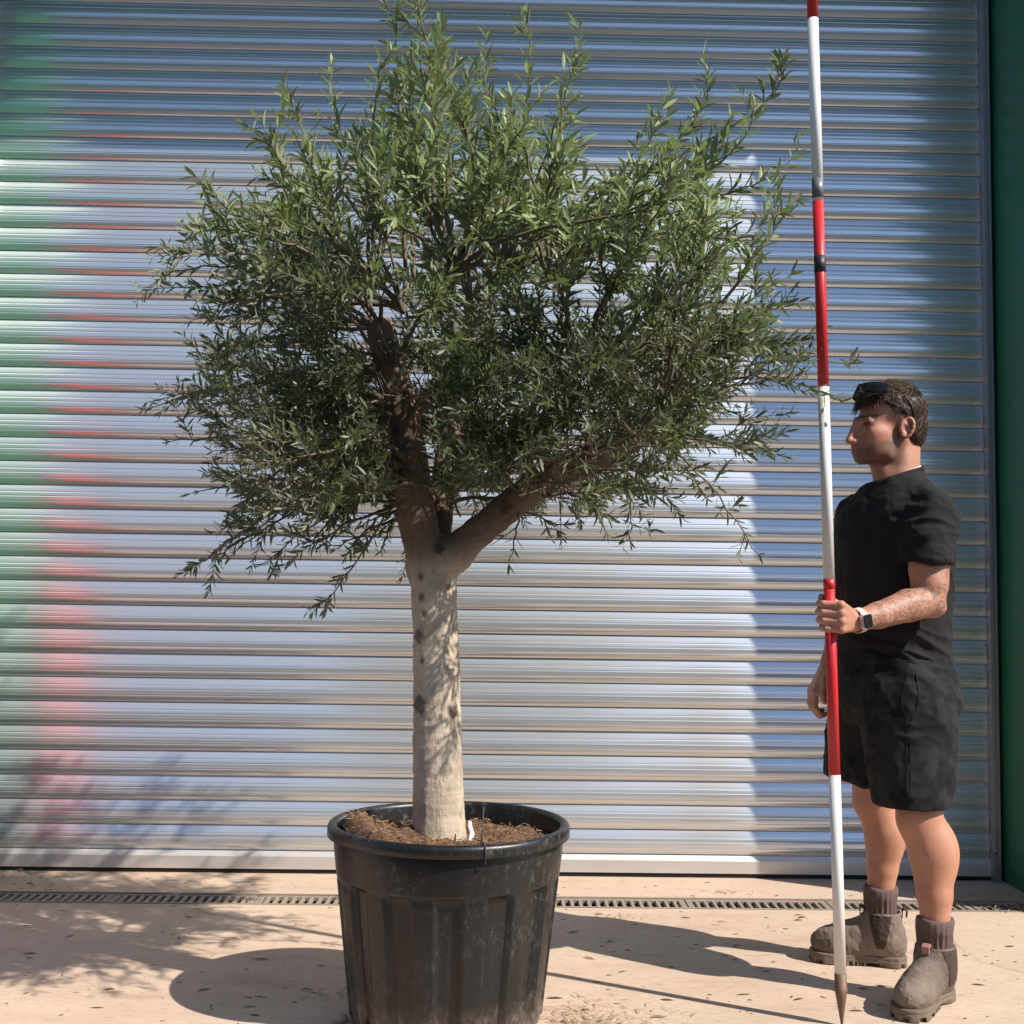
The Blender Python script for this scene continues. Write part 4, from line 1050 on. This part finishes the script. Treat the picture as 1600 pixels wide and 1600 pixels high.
def xf(me, name, ang_, o, zs=1.):
    V = np.empty(len(me.vertices)*3, np.float32); me.vertices.foreach_get('co', V); V = V.reshape(-1, 3)
    ca, sa = math.cos(ang_), math.sin(ang_)
    W = np.stack([o[0]+V[:, 0]*ca-V[:, 1]*sa, o[1]+V[:, 0]*sa+V[:, 1]*ca, o[2]+V[:, 2]*zs], -1)
    Fq = np.array([list(p.vertices) for p in me.polygons]); return npmesh(name, W, Fq)
def crinkle(V): return .0035*(ridge(V*np.array([1., 1, 1]), 42, 61)-.55)+.002*(vnoise(V, 130, 62, 2)-.5)
for ang_, o, hgt, nm in ((math.atan2(-.72, -.69), (1.306, 3.532, 0.), 1., 0), (math.atan2(.26, -.965), (1.262, 3.886, 0.), 1.03, 1)):
    me = xf(bu, 'boot', ang_, o, hgt); drape(me, crinkle); b = link('boot', me, M['boot_leather'], per)
    link('sole', xf(bs_, 'sole', ang_, o), M['boot_sole'], b)
    # elastic gussets: patches of the boot's own side, a little proud of it
    V0 = np.empty(len(bu.vertices)*3, np.float32); bu.vertices.foreach_get('co', V0); V0 = V0.reshape(-1, 3)
    VW = np.empty(len(me.vertices)*3, np.float32); me.vertices.foreach_get('co', VW); VW = VW.reshape(-1, 3); NW = vnormals(me)
    Fq = np.array([list(p.vertices) for p in me.polygons]); ctr = V0[Fq].mean(1)
    rad_out = np.hypot(ctr[:, 0]+.008, ctr[:, 1])
    for sd in (1, -1):
        wd = .008+.026*np.clip((ctr[:, 2]-.062)/.10, 0, 1)**.6
        sel = (ctr[:, 1]*sd > .02) & (ctr[:, 2] > .062) & (ctr[:, 2] < .160) & (np.abs(ctr[:, 0]-.004) < wd) & ((rad_out > .046) | (ctr[:, 2] < .12))
        ids = np.unique(Fq[sel]); remap = np.full(len(VW), -1); remap[ids] = np.arange(len(ids))
        if len(ids): link('elastic_panel', npmesh('elastic_panel', VW[ids]+NW[ids]*.0018, remap[Fq[sel]]), M['boot_elastic'], b)
    ca, sa = math.cos(ang_), math.sin(ang_)
    def bl(u, v, z): return (o[0]+u*ca-v*sa, o[1]+u*sa+v*ca, o[2]+z*hgt)
    for u0, sgn in ((.048, 1), (-.064, -1)):
        Vt = []
        for v_ in (-.011, .011):
            for du, z in ((-.003, .150), (0, .172), (.008*sgn, .181), (.019*sgn, .172), (.017*sgn, .152), (.013*sgn, .153), (.015*sgn, .170), (.008*sgn, .176), (.004*sgn, .170), (.001*sgn, .15)):
                Vt.append(bl(u0+du, v_, z))
        Ft = [(i, (i+1) % 10, 10+(i+1) % 10, 10+i) for i in range(10)]+[tuple(range(9, -1, -1)), tuple(range(10, 20))]
        pyd('pull_tab', Vt, Ft, M['boot_tab'] if (sgn == 1 and nm == 0) else M['boot_elastic'], b)
    # ribbed sock with a turned-down top
    na_, rows = 120, []
    z0, z1 = .125, (.245 if nm == 0 else .250)
    cx0, cy0 = (o[0]-.004*0, o[1])
    V = []; a = np.arange(na_)*2*PI/na_
    prof_ = [(z0, .0475, 0), (z0+.03, .0490, .8), (z1-.055, .0500, 1), (z1-.040, .0505, 1), (z1-.034, .0535, .25), (z1-.012, .0545, .2), (z1-.002, .0525, .1), (z1, .048, 0), (z1-.006, .041, 0)]
    for z, r, k_ in prof_:
        rr = r+.0022*k_*np.sign(np.sin(a*20))*np.abs(np.sin(a*20))**.5+.0015*np.sin(3*a+z*90)
        zz = z+.003*np.sin(2*a+1)*(z > z0+.05)
        V.append(np.stack([cx0+rr*np.cos(a), cy0+rr*np.sin(a), zz], -1))
    V = np.concatenate(V); i, j = np.meshgrid(np.arange(len(prof_)-1), np.arange(na_), indexing='ij'); k = (j+1) % na_
    link('sock', npmesh('sock', V, np.stack([i*na_+j, i*na_+k, (i+1)*na_+k, (i+1)*na_+j], -1).reshape(-1, 4)), M['sock_wool'], per)
for me_ in (bu, bs_): bpy.data.meshes.remove(me_)

# watch on the near wrist
wt = empty('wristwatch', (1.03, 3.33, 1.11)); tag(wt, 'square dark faced smart watch with pale strap on the wrist of the man', 'watch')
wa = (np.array(WRN)-np.array((1.10, 3.388, 1.127))); wa /= np.linalg.norm(wa)
wc = np.array(WRN)-wa*.012
wn = np.array([-.18, -1., -.14]); wn -= wa*(wn@wa); wn /= np.linalg.norm(wn); wb = np.cross(wn, wa)
Wm = np.array([wa, wb, wn])
def wp(a, b, n_): return wc+wa*a+wb*b+wn*n_
ring, m_ = [], 36
V = []
for i in range(m_):
    t = 2*PI*i/m_; r = .0335
    for da, dr_ in ((-.010, 0), (.010, 0), (.010, .0022), (-.010, .0022)): V.append(wp(da, (r+dr_)*math.cos(t), (r+dr_)*math.sin(t)))
F = [(i*4+j, i*4+(j+1) % 4, ((i+1) % m_)*4+(j+1) % 4, ((i+1) % m_)*4+j) for i in range(m_) for j in range(4)]
strap = pyd('strap', V, F, M['watch_strap'], wt)
def rbox(name, ha, hb, n0, n1, rc, mat, parent):
    out = []
    for n_ in (n0, n1-.0015, n1):
        k_ = 1 if n_ < n1 else .93
        for q in range(4):
            for s_ in range(6):
                t = q*PI/2+s_/5*PI/2; sx, sy = ((1, 1), (-1, 1), (-1, -1), (1, -1))[q]
                out.append(wp((sx*(ha-rc)+rc*math.cos(t))*k_, (sy*(hb-rc)+rc*math.sin(t))*k_, n_))
    F = [(l*24+i, l*24+(i+1) % 24, (l+1)*24+(i+1) % 24, (l+1)*24+i) for l in range(2) for i in range(24)]+[tuple(range(23, -1, -1)), tuple(range(48, 72))]
    return pyd(name, out, F, mat, parent)
rbox('case', .0175, .0205, .027, .0405, .006, M['watch_metal'], wt)
rbox('screen', .0160, .0190, .0406, .0420, .0055, M['watch_glass'], wt)

# sunglasses pushed up on the hair
sg = empty('sunglasses', tuple(hp(.06, 0, .11))); tag(sg, 'black wraparound sunglasses pushed up on the hair of the man', 'sunglasses')
for s_ in (-1, 1):
    V, n_u, n_v = [], 9, 7
    for side in (0, 1):
        for i in range(n_u):
            for j in range(n_v):
                a = i/(n_u-1); b = j/(n_v-1)
                th = .12+a*.95                                   # angle round the head
                hh = (.021*math.sin(PI*min(1, .12+a*.80))**.6+.004)*(b-.5)*2
                R1, R2 = .111-.002*side, .098-.002*side
                V.append(hp(-.012+R1*math.cos(th)-hh*.62, s_*R2*math.sin(th), 0.108+hh*.80-.020*a+.010*math.cos(PI*(b-.5))))
    nn = n_u*n_v; F = []
    for i in range(n_u-1):
        for j in range(n_v-1):
            q = (i*n_v+j, i*n_v+j+1, (i+1)*n_v+j+1, (i+1)*n_v+j); F += [q, tuple(x+nn for x in q[::-1])]
    edge = [i*n_v for i in range(n_u)]+[(n_u-1)*n_v+j for j in range(1, n_v)]+[i*n_v+n_v-1 for i in range(n_u-2, -1, -1)]+[j for j in range(n_v-2, 0, -1)]
    for i in range(len(edge)): a_, b_ = edge[i], edge[(i+1) % len(edge)]; F.append((a_, b_, b_+nn, a_+nn))
    pyd('lens', V, F, M['glossy_black'], sg, True)
    arm_ = [hp(.040, s_*.091, .098), hp(.012, s_*.0965, .084), hp(-.012, s_*.0965, .056), hp(-.030, s_*.0935, .022), hp(-.036, s_*.086, .0)]
    V = []
    for q, (p, hgt) in enumerate(zip(arm_, (.0095, .0075, .0055, .0045, .004))):
        for du, dv in ((1, 1), (1, -1), (-1, -1), (-1, 1)): V.append(p+HF*hgt*.75*du+np.array([0, 0, hgt*.55*du])+HL*.0016*dv*s_)
    F = [(i*4+j, i*4+(j+1) % 4, (i+1)*4+(j+1) % 4, (i+1)*4+j) for i in range(4) for j in range(4)]+[(3, 2, 1, 0), (16, 17, 18, 19)]
    pyd('temple_arm', V, F, M['glossy_black'], sg)
tube('nose_bridge', [hp(.098, -.014, .112), hp(.1005, 0, .115), hp(.098, .014, .112)], .005, 8, M['glossy_black'], sg)

# ------------------------------------------------------------------ litter on the concrete
def blade(V, F, x, y, z, a, L, w, lift, curl):
    n = len(V); ca, sa = math.cos(a), math.sin(a)
    for t, hw_ in ((0, .15), (.35, 1), (.7, .8), (1, .05)):
        for s_ in (-1, 1):
            V.append((x+ca*L*t-sa*s_*hw_*w/2, y+sa*L*t+ca*s_*hw_*w/2, z+.0012+lift*math.sin(PI*t)*L+curl*abs(s_)*hw_*w*.3*(t > 0)))
    V2 = [(p[0], p[1], p[2]-.0008) for p in V[n:n+8]]; V += V2
    for i in range(3): F.append((n+2*i, n+2*i+1, n+2*i+3, n+2*i+2)); F.append((n+8+2*i, n+8+2*i+2, n+8+2*i+3, n+8+2*i+1))
    for i in range(3): F.append((n+2*i, n+2*i+2, n+8+2*i+2, n+8+2*i)); F.append((n+2*i+1, n+8+2*i+1, n+8+2*i+3, n+2*i+3))
def in_slot(y): return DR0-.02 < y < DR1+.02
rl = random.Random(5)
lm = []
for k in range(6):
    V, F = [], []; blade(V, F, 0, 0, 0, 0, 1, .16+.03*k % .12, .03+.02*k, .3)
    me = bpy.data.meshes.new('fallen_leaf'); me.from_pydata(V, [], F); me.update(); me.materials.append(M['dry_leaf']); lm.append(me)
spots = [(610, 1515), (1015, 1590), (330, 1545), (420, 1500), (395, 1560), (180, 1545), (360, 1465), (290, 1490), (100, 1465), (470, 1545), (905, 1455), (960, 1470), (1000, 1445), (930, 1500), (1080, 1435), (1120, 1440), (1240, 1430), (1255, 1438), (1150, 1555), (1190, 1520), (1255, 1560), (1560, 1425), (1570, 1480), (1585, 1478), (1540, 1540), (880, 1560), (905, 1580), (945, 1595), (925, 1535), (45, 1385), (40, 1380), (270, 1475), (60, 1490), (510, 1510), (1340, 1545), (1500, 1376), (1520, 1372), (965, 1520), (1350, 1580), (735, 1412), (620, 1600), (140, 1575), (230, 1510), (300, 1435)]
for px, py in spots:
    v = _f+CR*((px-800)/FPX)-CU*((py-800)/FPX); t = -CAM_H/v.z; p = Vector((0, 0, CAM_H))+v*t
    if in_slot(p.y) or math.hypot(p.x-PX, p.y-PY) < .30: continue
    o = bpy.data.objects.new('fallen_leaf', rl.choice(lm)); C.objects.link(o); o.location = (p.x, p.y, .001); L = rl.uniform(.03, .055)
    o.scale = (L, L, L*.6); o.rotation_euler = (0, 0, rl.uniform(-.7, .7)+(PI if rl.random() < .5 else 0))
    tag(o, 'curled dry brown leaf lying on the tan concrete', 'fallen leaf', 'dry leaves scattered on the concrete')
V, F = [], []
for _ in range(480):
    x, y = rl.uniform(-2.2, 2.1), rl.uniform(2.7, 5.0)
    if in_slot(y) or math.hypot(x-PX, y-PY) < .28: continue
    L = rl.uniform(.004, .022)*(1 if rl.random() < .85 else 1.8)
    blade(V, F, x, y, 0, rl.gauss(0, .7), L, L*rl.uniform(.1, .35), rl.uniform(0, .12), .3)
tag(pyd('leaf_crumbs', V, F, M['dry_leaf']), 'tiny crumbs of dry leaf strewn over the concrete', 'leaf litter', kind='stuff')
V, F = [], []
for cx, cy, n, sp, Ls in ((.24, 3.36, 330, .13, .045), (.30, 3.20, 140, .12, .05), (1.98, 4.74, 120, .12, .05), (2.02, 4.60, 60, .08, .05), (-1.95, 4.98, 70, .12, .06), (.95, 4.80, 26, .03, .04), (-1.05, 4.42, 30, .05, .06), (.5, 4.42, 18, .05, .05), (-.45, 3.55, 40, .06, .03)):
    for _ in range(n):
        x, y = rl.gauss(cx, sp), rl.gauss(cy, sp*.6); z = 0
        if x > 2.1 or y > 5.03 or math.hypot(x-PX, y-PY) < .29: continue
        if DR0-.01 < y < DR1+.01: z = .002
        blade(V, F, x, y, z+rl.uniform(0, .006), rl.uniform(0, 6.28), Ls*rl.uniform(.3, 1.1), .0022*rl.uniform(.6, 1.6), rl.uniform(0, .25), .2)
tag(pyd('straw_litter', V, F, M['straw']), 'loose dry straw and grass bits in wisps by the pot and drain', 'straw', kind='stuff')
# small stones by the foot of the pot
def stone(name, x, y, r, seed):
    bm = bmesh.new(); bmesh.ops.create_icosphere(bm, subdivisions=3, radius=1)
    P = np.array([tuple(v.co) for v in bm.verts]); k = 1+.5*(vnoise(P, 1.6, seed, 3)-.5)
    for v, q, kk in zip(bm.verts, P, k): v.co = (x+q[0]*r*kk, y+q[1]*r*.8*kk, max(0, r*.45+q[2]*r*.62*kk))
    me = bpy.data.meshes.new(name); bm.to_mesh(me); bm.free(); return link(name, me, M['concrete'], None, True)
tag(stone('stone', -.405, 3.335, .022, 4), 'pale rounded stone against the foot of the black pot', 'stone')
